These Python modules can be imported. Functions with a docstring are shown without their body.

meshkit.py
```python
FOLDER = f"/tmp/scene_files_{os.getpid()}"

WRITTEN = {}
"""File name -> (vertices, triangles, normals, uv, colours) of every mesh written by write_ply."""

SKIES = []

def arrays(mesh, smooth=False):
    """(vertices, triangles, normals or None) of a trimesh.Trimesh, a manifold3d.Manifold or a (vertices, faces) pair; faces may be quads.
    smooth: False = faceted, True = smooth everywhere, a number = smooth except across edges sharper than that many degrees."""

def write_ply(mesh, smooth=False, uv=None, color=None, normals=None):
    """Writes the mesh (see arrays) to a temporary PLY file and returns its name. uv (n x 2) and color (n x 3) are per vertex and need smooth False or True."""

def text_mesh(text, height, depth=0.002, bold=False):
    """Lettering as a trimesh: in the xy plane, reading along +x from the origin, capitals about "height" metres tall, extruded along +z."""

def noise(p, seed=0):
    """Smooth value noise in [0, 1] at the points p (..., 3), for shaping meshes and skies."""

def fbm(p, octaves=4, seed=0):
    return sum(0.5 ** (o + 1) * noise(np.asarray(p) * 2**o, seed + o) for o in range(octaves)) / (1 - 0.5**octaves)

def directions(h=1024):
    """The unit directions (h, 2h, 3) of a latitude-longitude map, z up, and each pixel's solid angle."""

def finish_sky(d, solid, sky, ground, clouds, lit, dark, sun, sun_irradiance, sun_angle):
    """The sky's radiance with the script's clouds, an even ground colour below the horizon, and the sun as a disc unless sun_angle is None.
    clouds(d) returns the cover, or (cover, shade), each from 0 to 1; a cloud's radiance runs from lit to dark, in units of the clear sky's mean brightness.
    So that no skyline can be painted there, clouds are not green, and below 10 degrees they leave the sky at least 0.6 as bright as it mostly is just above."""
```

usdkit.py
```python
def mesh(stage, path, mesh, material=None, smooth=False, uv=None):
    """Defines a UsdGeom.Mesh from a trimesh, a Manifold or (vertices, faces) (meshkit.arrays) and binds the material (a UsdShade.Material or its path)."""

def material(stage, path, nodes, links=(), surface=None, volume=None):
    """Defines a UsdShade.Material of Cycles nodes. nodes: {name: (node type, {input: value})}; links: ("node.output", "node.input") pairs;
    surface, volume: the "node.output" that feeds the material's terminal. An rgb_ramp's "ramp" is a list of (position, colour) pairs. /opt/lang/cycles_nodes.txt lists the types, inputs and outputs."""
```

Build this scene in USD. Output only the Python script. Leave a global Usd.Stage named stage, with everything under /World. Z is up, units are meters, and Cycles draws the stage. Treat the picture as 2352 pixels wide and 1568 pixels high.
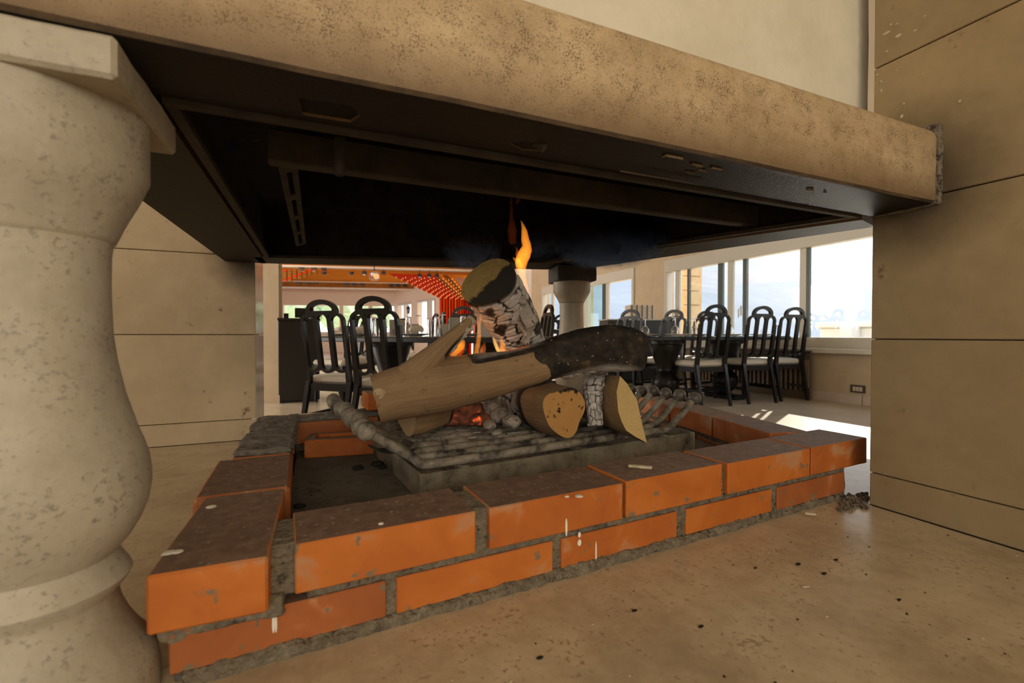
import math, random
import numpy as np, trimesh
from scipy.spatial import cKDTree, ConvexHull
from shapely.geometry import Polygon, LineString, Point, box as sbox
from shapely.ops import unary_union
from shapely import affinity
import usdkit, meshkit
from pxr import Usd, UsdGeom, UsdLux, UsdShade, Gf, Sdf, Vt

stage = Usd.Stage.CreateInMemory()
UsdGeom.SetStageUpAxis(stage, 'Z'); UsdGeom.SetStageMetersPerUnit(stage, 1.0)
UsdGeom.Xform.Define(stage, '/World')
UsdGeom.Scope.Define(stage, '/World/Looks')
rng = np.random.default_rng(7); random.seed(7)

# ------------------------------------------------------------------ camera
CAM = np.array([0, 0, .755]); YAW = math.radians(23.3); PITCH = math.radians(-0.8); FPX = 16 / 36 * 2352
cam = UsdGeom.Camera.Define(stage, '/World/camera')
fw = np.array([math.sin(YAW) * math.cos(PITCH), math.cos(YAW) * math.cos(PITCH), math.sin(PITCH)])
rt = np.array([math.cos(YAW), -math.sin(YAW), 0]); upv = np.cross(rt, fw)
mm = np.eye(4); mm[0, :3] = rt; mm[1, :3] = upv; mm[2, :3] = -fw; mm[3, :3] = CAM
cam.AddTransformOp().Set(Gf.Matrix4d(mm.tolist()))
cam.CreateFocalLengthAttr(16.0); cam.CreateHorizontalApertureAttr(36.0); cam.CreateVerticalApertureAttr(24.0)
cam.CreateFStopAttr(4.5); cam.CreateFocusDistanceAttr(1.25); cam.CreateExposureAttr(0.0)
cam.CreateClippingRangeAttr(Gf.Vec2f(.03, 5000))

# ------------------------------------------------------------------ sky, sun, daylight, added fills
SUN = np.array([1.0, .5, .60]); SUN /= np.linalg.norm(SUN)
usdkit.material(stage, '/World/Looks/sky_look', {
    'co': ('texture_coordinate', {}), 'sp': ('separate_xyz', {}), 'mr': ('map_range', {'from_min': -.05, 'from_max': .6, 'clamp': True}),
    'rp': ('rgb_ramp', {'ramp': [(0, (1.0, .985, .96)), (.45, (.93, .965, 1.0)), (1, (.62, .78, 1.0))]}),
    'bg': ('background_shader', {'strength': 2.1})},
    [('co.generated', 'sp.vector'), ('sp.z', 'mr.value'), ('mr.result', 'rp.fac'), ('rp.color', 'bg.color')], surface='bg.background')
dome = UsdLux.DomeLight.Define(stage, '/World/sky'); dome.CreateIntensityAttr(1.0)
UsdShade.MaterialBindingAPI.Apply(dome.GetPrim()).Bind(UsdShade.Material.Get(stage, '/World/Looks/sky_look'))

def look_at(prim, pos, target):
    p, t = np.array(pos, float), np.array(target, float)
    z = (p - t) / np.linalg.norm(p - t); x = np.cross([0, 0, 1.0], z)
    x = np.array([1.0, 0, 0]) if np.linalg.norm(x) < 1e-6 else x / np.linalg.norm(x)
    m = np.eye(4); m[0, :3] = x; m[1, :3] = np.cross(z, x); m[2, :3] = z; m[3, :3] = p
    UsdGeom.Xformable(prim).AddTransformOp().Set(Gf.Matrix4d(m.tolist()))
def rect(name, pos, target, w, h, inten, col):
    l = UsdLux.RectLight.Define(stage, '/World/' + name); l.CreateWidthAttr(w); l.CreateHeightAttr(h)
    l.CreateIntensityAttr(inten); l.CreateColorAttr(Gf.Vec3f(*col)); look_at(l, pos, target)
sun = UsdLux.DistantLight.Define(stage, '/World/sun'); sun.CreateIntensityAttr(2.6); sun.CreateNormalizeAttr(True); sun.CreateAngleAttr(.6)
sun.CreateColorAttr(Gf.Vec3f(1, .93, .82)); look_at(sun, SUN * 30, (0, 0, 0))
rect('daylight_rear_windows', (.8, -3.9, 2.0), (.5, 0, .6), 4.4, 1.5, 4.2, (1.0, .895, .67))
rect('left_fill_light', (-5.9, -1.0, 1.75), (0, -.4, .7), 4.0, 1.6, 1.4, (1.0, .91, .73))  # added fill, no known window there; brightens the right wall and floor
rect('hall_fill_light', (-5.7, 8.5, 1.8), (0, 9.5, 1.2), 6.0, 1.6, 16.0, (1.0, .95, .88))  # added fill on the unseen left side, brightens the hall

# ------------------------------------------------------------------ helpers
used = {}
def numbered(path):
    k = used.get(path, -1) + 1; used[path] = k
    return path if k == 0 else f'{path}_{k:03d}'
def tag(p, label=None, cat=None, group=None, kind=None):
    p = p.GetPrim() if hasattr(p, 'GetPrim') else p
    for k, v in (('label', label), ('category', cat), ('group', group), ('kind', kind)):
        if v: p.SetCustomDataByKey(k, v)
    return p
def pth(parent): return '/World' if parent is None else str(parent.GetPath())
def obj(name, mesh, mat, parent=None, smooth=False, attrs=None):
    p = numbered(pth(parent) + '/' + name)
    m = usdkit.mesh(stage, p, mesh, '/World/Looks/' + mat if mat else None, smooth=smooth)
    for k, v in (attrs or {}).items():
        UsdGeom.PrimvarsAPI(m).CreatePrimvar(k, Sdf.ValueTypeNames.FloatArray, 'vertex').Set(Vt.FloatArray.FromNumpy(np.asarray(v, np.float32)))
    return m.GetPrim()
def thing(name, label, cat, loc=(0, 0, 0), rotz=0, group=None, kind=None, scale=None):
    x = UsdGeom.Xform.Define(stage, numbered('/World/' + name))
    x.AddTranslateOp().Set(Gf.Vec3d(*map(float, loc)))
    if rotz: x.AddRotateZOp().Set(math.degrees(rotz))
    if scale: x.AddScaleOp().Set(Gf.Vec3f(*scale))
    return tag(x, label, cat, group, kind)
def dup(root, loc, rotz, label, group=None):
    was = root.GetCustomData(); base = root.GetName()
    r = thing(base, label, was['category'], loc, rotz, group or was.get('group'))
    r.GetReferences().AddInternalReference(root.GetPath()); r.SetInstanceable(True)
    return r
def ray(px, py): return fw + rt * (px - 1176) / FPX - upv * (py - 784) / FPX
def at(px, py, d=None, x=None, y=None, z=None, plane=None):
    """The point of the place that the photograph shows at a pixel, at a known depth or on a known plane."""
    r = ray(px, py)
    if d is not None: t = d
    elif plane is not None: n, o = np.array(plane[0], float), np.array(plane[1], float); t = (o - CAM) @ n / (r @ n)
    else:
        i, v = (0, x) if x is not None else (1, y) if y is not None else (2, z)
        t = (v - CAM[i]) / r[i]
    return CAM + r * t

cat_ = trimesh.util.concatenate
def V(*a): return np.array(a, float)
def box(x0, x1, y0, y1, z0, z1):
    m = trimesh.creation.box([x1 - x0, y1 - y0, z1 - z0]); m.apply_translation([(x0 + x1) / 2, (y0 + y1) / 2, (z0 + z1) / 2]); return m
def hull(pts):
    m = trimesh.Trimesh(np.asarray(pts, float)).convex_hull; return m
def cbox(x0, x1, y0, y1, z0, z1, b=.004):
    """a box with chamfered edges"""
    P = []
    for i, (x, sx) in enumerate(((x0, 1), (x1, -1))):
        for (y, sy) in ((y0, 1), (y1, -1)):
            for (z, sz) in ((z0, 1), (z1, -1)):
                P += [(x, y + sy * b, z + sz * b), (x + sx * b, y, z + sz * b), (x + sx * b, y + sy * b, z)]
    return hull(P)
def prism(pts2, z0, z1):
    m = trimesh.creation.extrude_polygon(Polygon(pts2), z1 - z0, engine='earcut'); m.apply_translation([0, 0, z0]); return m
def xf(m, loc=(0, 0, 0), rz=0, rx=0, ry=0, s=None):
    m = m.copy(); T = trimesh.transformations
    if s is not None: m.apply_scale(s)
    if rx: m.apply_transform(T.rotation_matrix(rx, [1, 0, 0]))
    if ry: m.apply_transform(T.rotation_matrix(ry, [0, 1, 0]))
    if rz: m.apply_transform(T.rotation_matrix(rz, [0, 0, 1]))
    m.apply_translation(loc); return m
def lathe(prof, n=32, loc=(0, 0, 0)):
    p = np.array(prof, float); a = np.arange(n) * 2 * math.pi / n
    v = np.stack([p[:, None, 0] * np.cos(a), p[:, None, 0] * np.sin(a), np.repeat(p[:, 1:2], n, 1)], -1).reshape(-1, 3)
    f = []
    for i in range(len(p) - 1):
        for j in range(n):
            a0, a1, b0, b1 = i * n + j, i * n + (j + 1) % n, (i + 1) * n + j, (i + 1) * n + (j + 1) % n
            f += [(a0, a1, b1), (a0, b1, b0)]
    m = trimesh.Trimesh(v, f, process=False)
    m.merge_vertices(); m.update_faces(m.nondegenerate_faces())
    m.apply_translation(loc); return m
def catmull(pts, n):
    p = np.asarray(pts, float); k = len(p)
    q = np.vstack([2 * p[0] - p[1], p, 2 * p[-1] - p[-2]])
    out = []
    for t in np.linspace(0, k - 1, n):
        i = min(int(t), k - 2); u = t - i
        a, b, c, d = q[i], q[i + 1], q[i + 2], q[i + 3]
        out.append(.5 * (2 * b + (c - a) * u + (2 * a - 5 * b + 4 * c - d) * u * u + (3 * b - a - 3 * c + d) * u ** 3))
    return np.array(out)
def sweep(pts, radii, sides=12, ref=(0, 0, 1), caps=True, squash=1.0):
    """tube along points; returns trimesh (rows of rings, then cap centres)"""
    p = np.asarray(pts, float); n = len(p); r = np.broadcast_to(np.asarray(radii, float), (n,))
    t = np.gradient(p, axis=0); t /= np.linalg.norm(t, axis=1, keepdims=True)
    A = []; a = np.cross(t[0], ref); 
    if np.linalg.norm(a) < 1e-3: a = np.cross(t[0], (1, 0, 0))
    a /= np.linalg.norm(a)
    for i in range(n):
        a = a - (a @ t[i]) * t[i]; a /= np.linalg.norm(a); A.append(a)
    A = np.array(A); B = np.cross(t, A)
    th = np.arange(sides) * 2 * math.pi / sides
    v = p[:, None] + r[:, None, None] * (np.cos(th)[None, :, None] * A[:, None] + squash * np.sin(th)[None, :, None] * B[:, None])
    v = v.reshape(-1, 3); i, j = np.meshgrid(np.arange(n - 1), np.arange(sides), indexing='ij')
    q = np.stack([i * sides + j, i * sides + (j + 1) % sides, (i + 1) * sides + (j + 1) % sides, (i + 1) * sides + j], -1).reshape(-1, 4)
    f = np.vstack([q[:, [0, 1, 2]], q[:, [0, 2, 3]]])
    if caps:
        c0, c1 = len(v), len(v) + 1; v = np.vstack([v, p[0], p[-1]]); k = np.arange(sides)
        f = np.vstack([f, np.stack([np.full(sides, c0), (k + 1) % sides, k], 1), np.stack([np.full(sides, c1), (n - 1) * sides + k, (n - 1) * sides + (k + 1) % sides], 1)])
    return trimesh.Trimesh(v, f, process=False)
def rough(m, amp, scale, seed=0, edge=None):
    """subdivide to edge length and displace along normals"""
    if edge:
        v, f = trimesh.remesh.subdivide_to_size(m.vertices, m.faces, edge, max_iter=12); m = trimesh.Trimesh(v, f); m.merge_vertices()
    n = m.vertex_normals; d = (meshkit.fbm(m.vertices * scale + 31.7, 4, seed) - .5) * 2 * amp
    return trimesh.Trimesh(m.vertices + n * d[:, None], m.faces, process=False)
def extr(poly, t, axis='y'):
    """extrude a polygon given in (x, z) by t, centred on y = 0"""
    ms = [trimesh.creation.extrude_polygon(g, t, engine='earcut') for g in getattr(poly, 'geoms', [poly])]
    m = cat_(ms); v = m.vertices.copy(); m.vertices = np.stack([v[:, 0], t / 2 - v[:, 2], v[:, 1]], 1)
    return m

# ------------------------------------------------------------------ materials
def mat(name, nodes, links, surface='p.BSDF', volume=None): usdkit.material(stage, '/World/Looks/' + name, nodes, links, surface=surface, volume=volume)
def stone(name, c1, c2, scale=6, rough=.5, speck=None, speck_scale=120, speck_thr=.62, bump=.2, bscale=60, spec=.5, soot=None, det=9, bdist=.004, stain=()):
    """stone, plaster and the like: two tones in noise, optional dark specks, optional soot on faces that look down into the fire"""
    N = {'co': ('texture_coordinate', {}), 'n': ('noise_texture', {'scale': scale, 'detail': det, 'roughness': .72}),
         'r': ('rgb_ramp', {'ramp': [(.36, c1), (.64, c2)]}), 'b': ('noise_texture', {'scale': bscale, 'detail': 5}),
         'bp': ('bump', {'strength': bump, 'distance': bdist}), 'p': ('principled_bsdf', {'roughness': rough, 'specular_ior_level': spec})}
    L = [('co.object', 'n.vector'), ('n.fac', 'r.fac'), ('co.object', 'b.vector'), ('b.fac', 'bp.height'), ('bp.normal', 'p.normal')]
    out = 'r.color'
    if speck:
        N['s'] = ('noise_texture', {'scale': speck_scale, 'detail': 4, 'roughness': .65}); N['sn'] = ('noise_texture', {'scale': speck_scale / 9, 'detail': 2})
        N['sa'] = ('math', {'math_type': 'multiply_add', 'value2': .35}); N['sr'] = ('map_range', {'from_min': speck_thr + .17, 'from_max': speck_thr + .27, 'clamp': True})
        N['sm'] = ('mix_color', {'b': speck})
        L += [('co.object', 's.vector'), ('co.object', 'sn.vector'), ('sn.fac', 'sa.value1'), ('s.fac', 'sa.value3'), ('sa.value', 'sr.value'), ('sr.result', 'sm.fac'), (out, 'sm.a')]
        out = 'sm.result'
    for k, (kind, a0, a1, col) in enumerate(stain):
        # a scorch mark of its own shape: along a level (kind 'z') or round a point
        N[f'q{k}n'] = ('noise_texture', {'scale': 13, 'detail': 6, 'roughness': .7}); N[f'q{k}a'] = ('math', {'math_type': 'multiply_add', 'value2': .55 * abs(a1 - a0)})
        N[f'q{k}r'] = ('map_range', {'from_min': a0 + .27 * abs(a1 - a0), 'from_max': a1 + .27 * abs(a1 - a0), 'to_min': .85, 'to_max': 0, 'clamp': True}); N[f'q{k}m'] = ('mix_color', {'b': col})
        L += [('co.object', f'q{k}n.vector'), (f'q{k}n.fac', f'q{k}a.value1'), (f'q{k}a.value', f'q{k}r.value'), (f'q{k}r.result', f'q{k}m.fac'), (out, f'q{k}m.a')]
        if kind == 'z': N[f'q{k}s'] = ('separate_xyz', {}); L += [('co.object', f'q{k}s.vector'), (f'q{k}s.z', f'q{k}a.value3')]
        else:
            N[f'q{k}v'] = ('vector_math', {'math_type': 'distance', 'vector2': kind}); L += [('co.object', f'q{k}v.vector1'), (f'q{k}v.value', f'q{k}a.value3')]
        out = f'q{k}m.result'
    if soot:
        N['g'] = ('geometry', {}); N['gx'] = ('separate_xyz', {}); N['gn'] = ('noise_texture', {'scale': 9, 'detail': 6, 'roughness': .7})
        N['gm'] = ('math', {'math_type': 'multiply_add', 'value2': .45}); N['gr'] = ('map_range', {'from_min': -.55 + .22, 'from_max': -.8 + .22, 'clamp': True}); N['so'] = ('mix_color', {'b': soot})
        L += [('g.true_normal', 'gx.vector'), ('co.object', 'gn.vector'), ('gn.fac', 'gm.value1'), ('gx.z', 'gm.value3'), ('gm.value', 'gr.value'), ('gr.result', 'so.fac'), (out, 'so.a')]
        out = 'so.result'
    L.append((out, 'p.base_color')); mat(name, N, L)
LZ_ = 1.044
def plain(name, c, rough=.5, metal=0, spec=.5, coat=0):
    mat(name, {'p': ('principled_bsdf', {'base_color': c, 'roughness': rough, 'metallic': metal, 'specular_ior_level': spec, 'coat_weight': coat})}, [])
def emit(name, c, s): mat(name, {'e': ('emission', {'color': c, 'strength': s})}, [], surface='e.emission')

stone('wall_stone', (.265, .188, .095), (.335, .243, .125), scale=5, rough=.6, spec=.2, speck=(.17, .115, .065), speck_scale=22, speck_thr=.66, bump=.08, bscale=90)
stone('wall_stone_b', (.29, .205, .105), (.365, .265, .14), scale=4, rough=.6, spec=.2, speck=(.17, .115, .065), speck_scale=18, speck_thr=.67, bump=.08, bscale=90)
stone('wall_stone_left', (.385, .285, .165), (.465, .35, .21), scale=4, rough=.6, spec=.2, speck=(.17, .115, .065), speck_scale=18, speck_thr=.67, bump=.08, bscale=90)  # same stone as the right wall, its stronger light painted into the tone
stone('wall_stone_smoked', (.28, .20, .10), (.36, .26, .135), scale=5, rough=.6, spec=.2, speck=(.17, .115, .065), speck_scale=22, speck_thr=.66, bump=.08, bscale=90, stain=[((1.257, .60, 1.10), .07, .20, (.05, .035, .02)), ((-.25, 2.085, 1.06), .04, .16, (.035, .026, .016))])
stone('wall_stone_left_smoked', (.385, .285, .165), (.465, .35, .21), scale=5, rough=.6, spec=.2, speck=(.17, .115, .065), speck_scale=22, speck_thr=.66, bump=.08, bscale=90, stain=[((1.257, .60, 1.10), .07, .20, (.05, .035, .02)), ((-.25, 2.085, 1.06), .04, .16, (.035, .026, .016))])  # the same light-painted left tone, with smoke stains
stone('joint_grout', (.12, .09, .06), (.2, .15, .1), rough=.9)
stone('marble_reveal', (.55, .45, .36), (.66, .55, .45), scale=9, rough=.2, bump=.02)
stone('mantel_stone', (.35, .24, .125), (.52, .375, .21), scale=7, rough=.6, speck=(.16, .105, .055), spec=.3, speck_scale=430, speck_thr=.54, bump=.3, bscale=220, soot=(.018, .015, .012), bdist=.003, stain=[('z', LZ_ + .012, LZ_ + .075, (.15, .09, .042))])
stone('column_stone', (.36, .305, .22), (.46, .40, .30), scale=10, rough=.6, speck=(.27, .235, .18), speck_scale=150, speck_thr=.575, bump=.35, bscale=75, bdist=.003)
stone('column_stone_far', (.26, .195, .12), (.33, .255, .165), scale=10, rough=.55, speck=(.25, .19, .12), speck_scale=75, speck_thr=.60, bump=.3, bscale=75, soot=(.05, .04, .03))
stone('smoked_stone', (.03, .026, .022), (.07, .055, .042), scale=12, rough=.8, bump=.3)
stone('soot', (.008, .0065, .005), (.022, .018, .013), scale=14, rough=.85, bump=.7, bscale=40, spec=.25, speck=(.09, .07, .045), speck_scale=55, speck_thr=.72)
stone('soot_iron', (.024, .019, .013), (.058, .045, .028), scale=12, rough=.7, bump=.3, bscale=60, spec=.3)
stone('hearth_stone', (.36, .265, .155), (.55, .43, .265), scale=6, rough=.30, speck=(.28, .195, .11), speck_scale=110, speck_thr=.60, bump=.10, bscale=45, bdist=.002)
stone('plaster', (.63, .56, .41), (.72, .65, .50), scale=5, rough=.8, speck=(.45, .36, .22), speck_scale=20, speck_thr=.68, bump=.3, bscale=25, bdist=.006)
stone('mortar', (.12, .092, .058), (.25, .20, .13), scale=45, rough=.95, speck=(.05, .04, .028), speck_scale=70, speck_thr=.58, bump=1.0, bscale=150, bdist=.01)
stone('sooty_mortar', (.09, .075, .057), (.19, .16, .125), scale=22, rough=.95, bump=.8, bscale=70, bdist=.006)
stone('bed_dust', (.075, .06, .042), (.135, .108, .078), scale=9, rough=.95, speck=(.03, .025, .02), speck_scale=60, speck_thr=.62, bump=.5, bscale=60)
stone('pebble', (.16, .12, .075), (.27, .21, .13), scale=30, rough=.9)
stone('dining_floor', (.46, .38, .27), (.56, .47, .35), scale=3, rough=.25, bump=.03)
stone('cream_wall', (.58, .47, .34), (.64, .53, .39), scale=3, rough=.7, bump=.05)
stone('beige_wall', (.52, .40, .255), (.60, .47, .31), scale=4, rough=.6, bump=.08)
stone('ash', (.20, .165, .125), (.40, .345, .28), scale=60, rough=.95, bump=.7, bscale=160, speck=(.02, .018, .015), speck_scale=60, speck_thr=.58)
def brick_mat(name, c1, c2, top):
    N = {'co': ('texture_coordinate', {}), 'oi': ('object_info', {}), 'ad': ('mix_vector', {'fac': 1.0}), 'n': ('noise_texture', {'scale': 9, 'detail': 5, 'roughness': .55, 'distortion': .6}), 'n2': ('noise_texture', {'scale': 55, 'detail': 3}),
         'r': ('rgb_ramp', {'ramp': [(.36, c1), (.56, c2), (.63, (.46, .20, .08)), (.70, (.45, .24, .12))]}),
         'sr': ('map_range', {'from_min': .665, 'from_max': .70, 'clamp': True}), 'n3': ('noise_texture', {'scale': 30, 'detail': 3}), 'sm': ('mix_color', {'b': (.20, .135, .075)}),
         'g': ('geometry', {}), 'gx': ('separate_xyz', {}), 'ta': ('math', {'math_type': 'multiply_add', 'value2': .5}), 'tr': ('map_range', {'from_min': .95, 'from_max': 1.18, 'clamp': True}), 'tm': ('mix_color', {}),
         't2': ('rgb_ramp', {'ramp': [(.3, tuple(.6 * x for x in top)), (.7, top)]}), 'dr': ('map_range', {'from_min': .66, 'from_max': .70, 'clamp': True}), 'n5': ('noise_texture', {'scale': 120, 'detail': 2}), 'dm': ('mix_color', {'b': (.33, .28, .21)}),
         'bp': ('bump', {'strength': .15, 'distance': .003}), 'p': ('principled_bsdf', {'roughness': .62, 'specular_ior_level': .35})}
    L = [('co.object', 'n.vector'), ('co.object', 'n2.vector'), ('co.object', 'n3.vector'), ('n.fac', 'r.fac'), ('n3.fac', 'sr.value'), ('sr.result', 'sm.fac'), ('r.color', 'sm.a'),
         ('g.true_normal', 'gx.vector'), ('n.fac', 'ta.value1'), ('gx.z', 'ta.value3'), ('ta.value', 'tr.value'), ('tr.result', 'tm.fac'), ('sm.result', 'tm.a'),
         ('n2.fac', 't2.fac'), ('co.object', 'n5.vector'), ('n5.fac', 'dr.value'), ('dr.result', 'dm.fac'), ('t2.color', 'dm.a'), ('dm.result', 'tm.b'),
         ('tm.result', 'p.base_color'), ('n2.fac', 'bp.height'), ('bp.normal', 'p.normal')]
    del N['oi'], N['ad']; mat(name, N, L)
brick_mat('brick_a', (.43, .112, .014), (.51, .146, .02), (.215, .128, .085))
brick_mat('brick_b', (.37, .092, .013), (.46, .124, .018), (.20, .12, .08))
brick_mat('brick_c', (.30, .085, .02), (.38, .11, .027), (.19, .11, .072))
stone('paint_drip', (.75, .68, .55), (.8, .74, .6), rough=.5)
# iron bars under ash and rust
mat('iron', {'co': ('texture_coordinate', {}), 'n': ('noise_texture', {'scale': 24, 'detail': 7, 'roughness': .65}), 'r': ('rgb_ramp', {'ramp': [(.34, (.02, .017, .013)), (.44, (.12, .098, .07)), (.62, (.27, .225, .165)), (.74, (.17, .10, .05))]}),
             'b': ('noise_texture', {'scale': 140, 'detail': 3}), 'bp': ('bump', {'strength': .4, 'distance': .002}), 'p': ('principled_bsdf', {'roughness': .6, 'specular_ior_level': .4})},
    [('co.object', 'n.vector'), ('co.object', 'b.vector'), ('n.fac', 'r.fac'), ('r.color', 'p.base_color'), ('b.fac', 'bp.height'), ('bp.normal', 'p.normal')])
stone('iron_clean', (.06, .05, .035), (.11, .09, .062), scale=20, rough=.5, bump=.2, bscale=120, bdist=.002)
mat('tray_iron', {'co': ('texture_coordinate', {}), 'n': ('noise_texture', {'scale': 9, 'detail': 7, 'roughness': .7}), 'r': ('rgb_ramp', {'ramp': [(.36, (.03, .024, .015)), (.46, (.13, .105, .066)), (.6, (.22, .18, .12)), (.68, (.12, .06, .025))]}),
                  'b': ('noise_texture', {'scale': 90, 'detail': 3}), 'bp': ('bump', {'strength': .3, 'distance': .002}), 'p': ('principled_bsdf', {'roughness': .55})},
    [('co.object', 'n.vector'), ('co.object', 'b.vector'), ('n.fac', 'r.fac'), ('r.color', 'p.base_color'), ('b.fac', 'bp.height'), ('bp.normal', 'p.normal')])
# logs: 'char' 0..1 and 'crack' 0..1 and 'along' are vertex primvars
def log_mat(name, wood1, wood2, ashy=(.42, .36, .30)):
    N = {'co': ('texture_coordinate', {}), 'ax': ('attribute', {'attribute': 'gx'}), 'ay': ('attribute', {'attribute': 'gy'}), 'az': ('attribute', {'attribute': 'gz'}), 'cx': ('combine_xyz', {}), 'mp': ('mapping', {'scale': (8, 230, 230)}), 'pn': ('noise_texture', {'scale': 26, 'detail': 4, 'roughness': .6}), 'pr': ('map_range', {'from_min': .62, 'from_max': .72, 'to_max': .75, 'clamp': True}), 'pm': ('mix_color', {'b': (.07, .045, .025)}), 'n': ('noise_texture', {'scale': 3, 'detail': 6, 'roughness': .65}), 'r': ('rgb_ramp', {'ramp': [(.3, wood1), (.7, wood2)]}),
         'st': ('noise_texture', {'scale': 1.0, 'detail': 4}), 'stm': ('mix_color', {'blend_type': 'multiply', 'fac': .38}), 'str': ('rgb_ramp', {'ramp': [(.35, (.55, .5, .45)), (.65, (1.15, 1.1, 1.05))]}),
         'ch': ('attribute', {'attribute': 'char'}), 'cn': ('noise_texture', {'scale': 40, 'detail': 5}), 'ca': ('math', {'math_type': 'multiply_add', 'value2': .5, 'value3': -.25}), 'cb': ('math', {'math_type': 'add'}),
         'cr': ('map_range', {'from_min': .40, 'from_max': .58, 'clamp': True}), 'cc': ('rgb_ramp', {'ramp': [(.35, (.010, .008, .006)), (.6, (.035, .025, .015)), (.72, (.10, .065, .03))]}), 'cm': ('mix_color', {}),
         'as': ('attribute', {'attribute': 'ash'}), 'ar': ('rgb_ramp', {'ramp': [(.3, tuple(.55 * x for x in ashy)), (.65, ashy)]}), 'an': ('noise_texture', {'scale': 90, 'detail': 5, 'roughness': .7}), 'am': ('mix_color', {}),
         'bn': ('noise_texture', {'scale': 120, 'detail': 5}), 'bs': ('math', {'math_type': 'add'}), 'bp': ('bump', {'strength': .5, 'distance': .003}), 'p': ('principled_bsdf', {'roughness': .8, 'specular_ior_level': .25})}
    L = [('co.object', 'n.vector'), ('n.fac', 'r.fac'), ('ax.fac', 'cx.x'), ('ay.fac', 'cx.y'), ('az.fac', 'cx.z'), ('cx.vector', 'mp.vector'), ('co.object', 'pn.vector'), ('pn.fac', 'pr.value'), ('pr.result', 'pm.fac'), ('stm.result', 'pm.a'), ('mp.vector', 'st.vector'), ('st.fac', 'str.fac'), ('r.color', 'stm.a'), ('str.color', 'stm.b'),
         ('co.object', 'cn.vector'), ('cn.fac', 'ca.value1'), ('ca.value', 'cb.value1'), ('ch.fac', 'cb.value2'), ('cb.value', 'cr.value'), ('cr.result', 'cm.fac'), ('pm.result', 'cm.a'), ('cn.fac', 'cc.fac'), ('cc.color', 'cm.b'),
         ('co.object', 'an.vector'), ('an.fac', 'ar.fac'), ('as.fac', 'am.fac'), ('cm.result', 'am.a'), ('ar.color', 'am.b'), ('am.result', 'p.base_color'), ('co.object', 'bn.vector'), ('bn.fac', 'bs.value1'), ('st.fac', 'bs.value2'), ('bs.value', 'bp.height'), ('bp.normal', 'p.normal')]
    mat(name, N, L)
log_mat('bark', (.19, .115, .055), (.31, .195, .10))
log_mat('char_ash', (.03, .024, .018), (.06, .045, .03), ashy=(.68, .60, .53))
stone('knot_wood', (.26, .17, .08), (.36, .25, .13), scale=40, rough=.8, bump=.4)
stone('pale_chip', (.42, .34, .2), (.55, .46, .3), scale=60, rough=.8)
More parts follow.
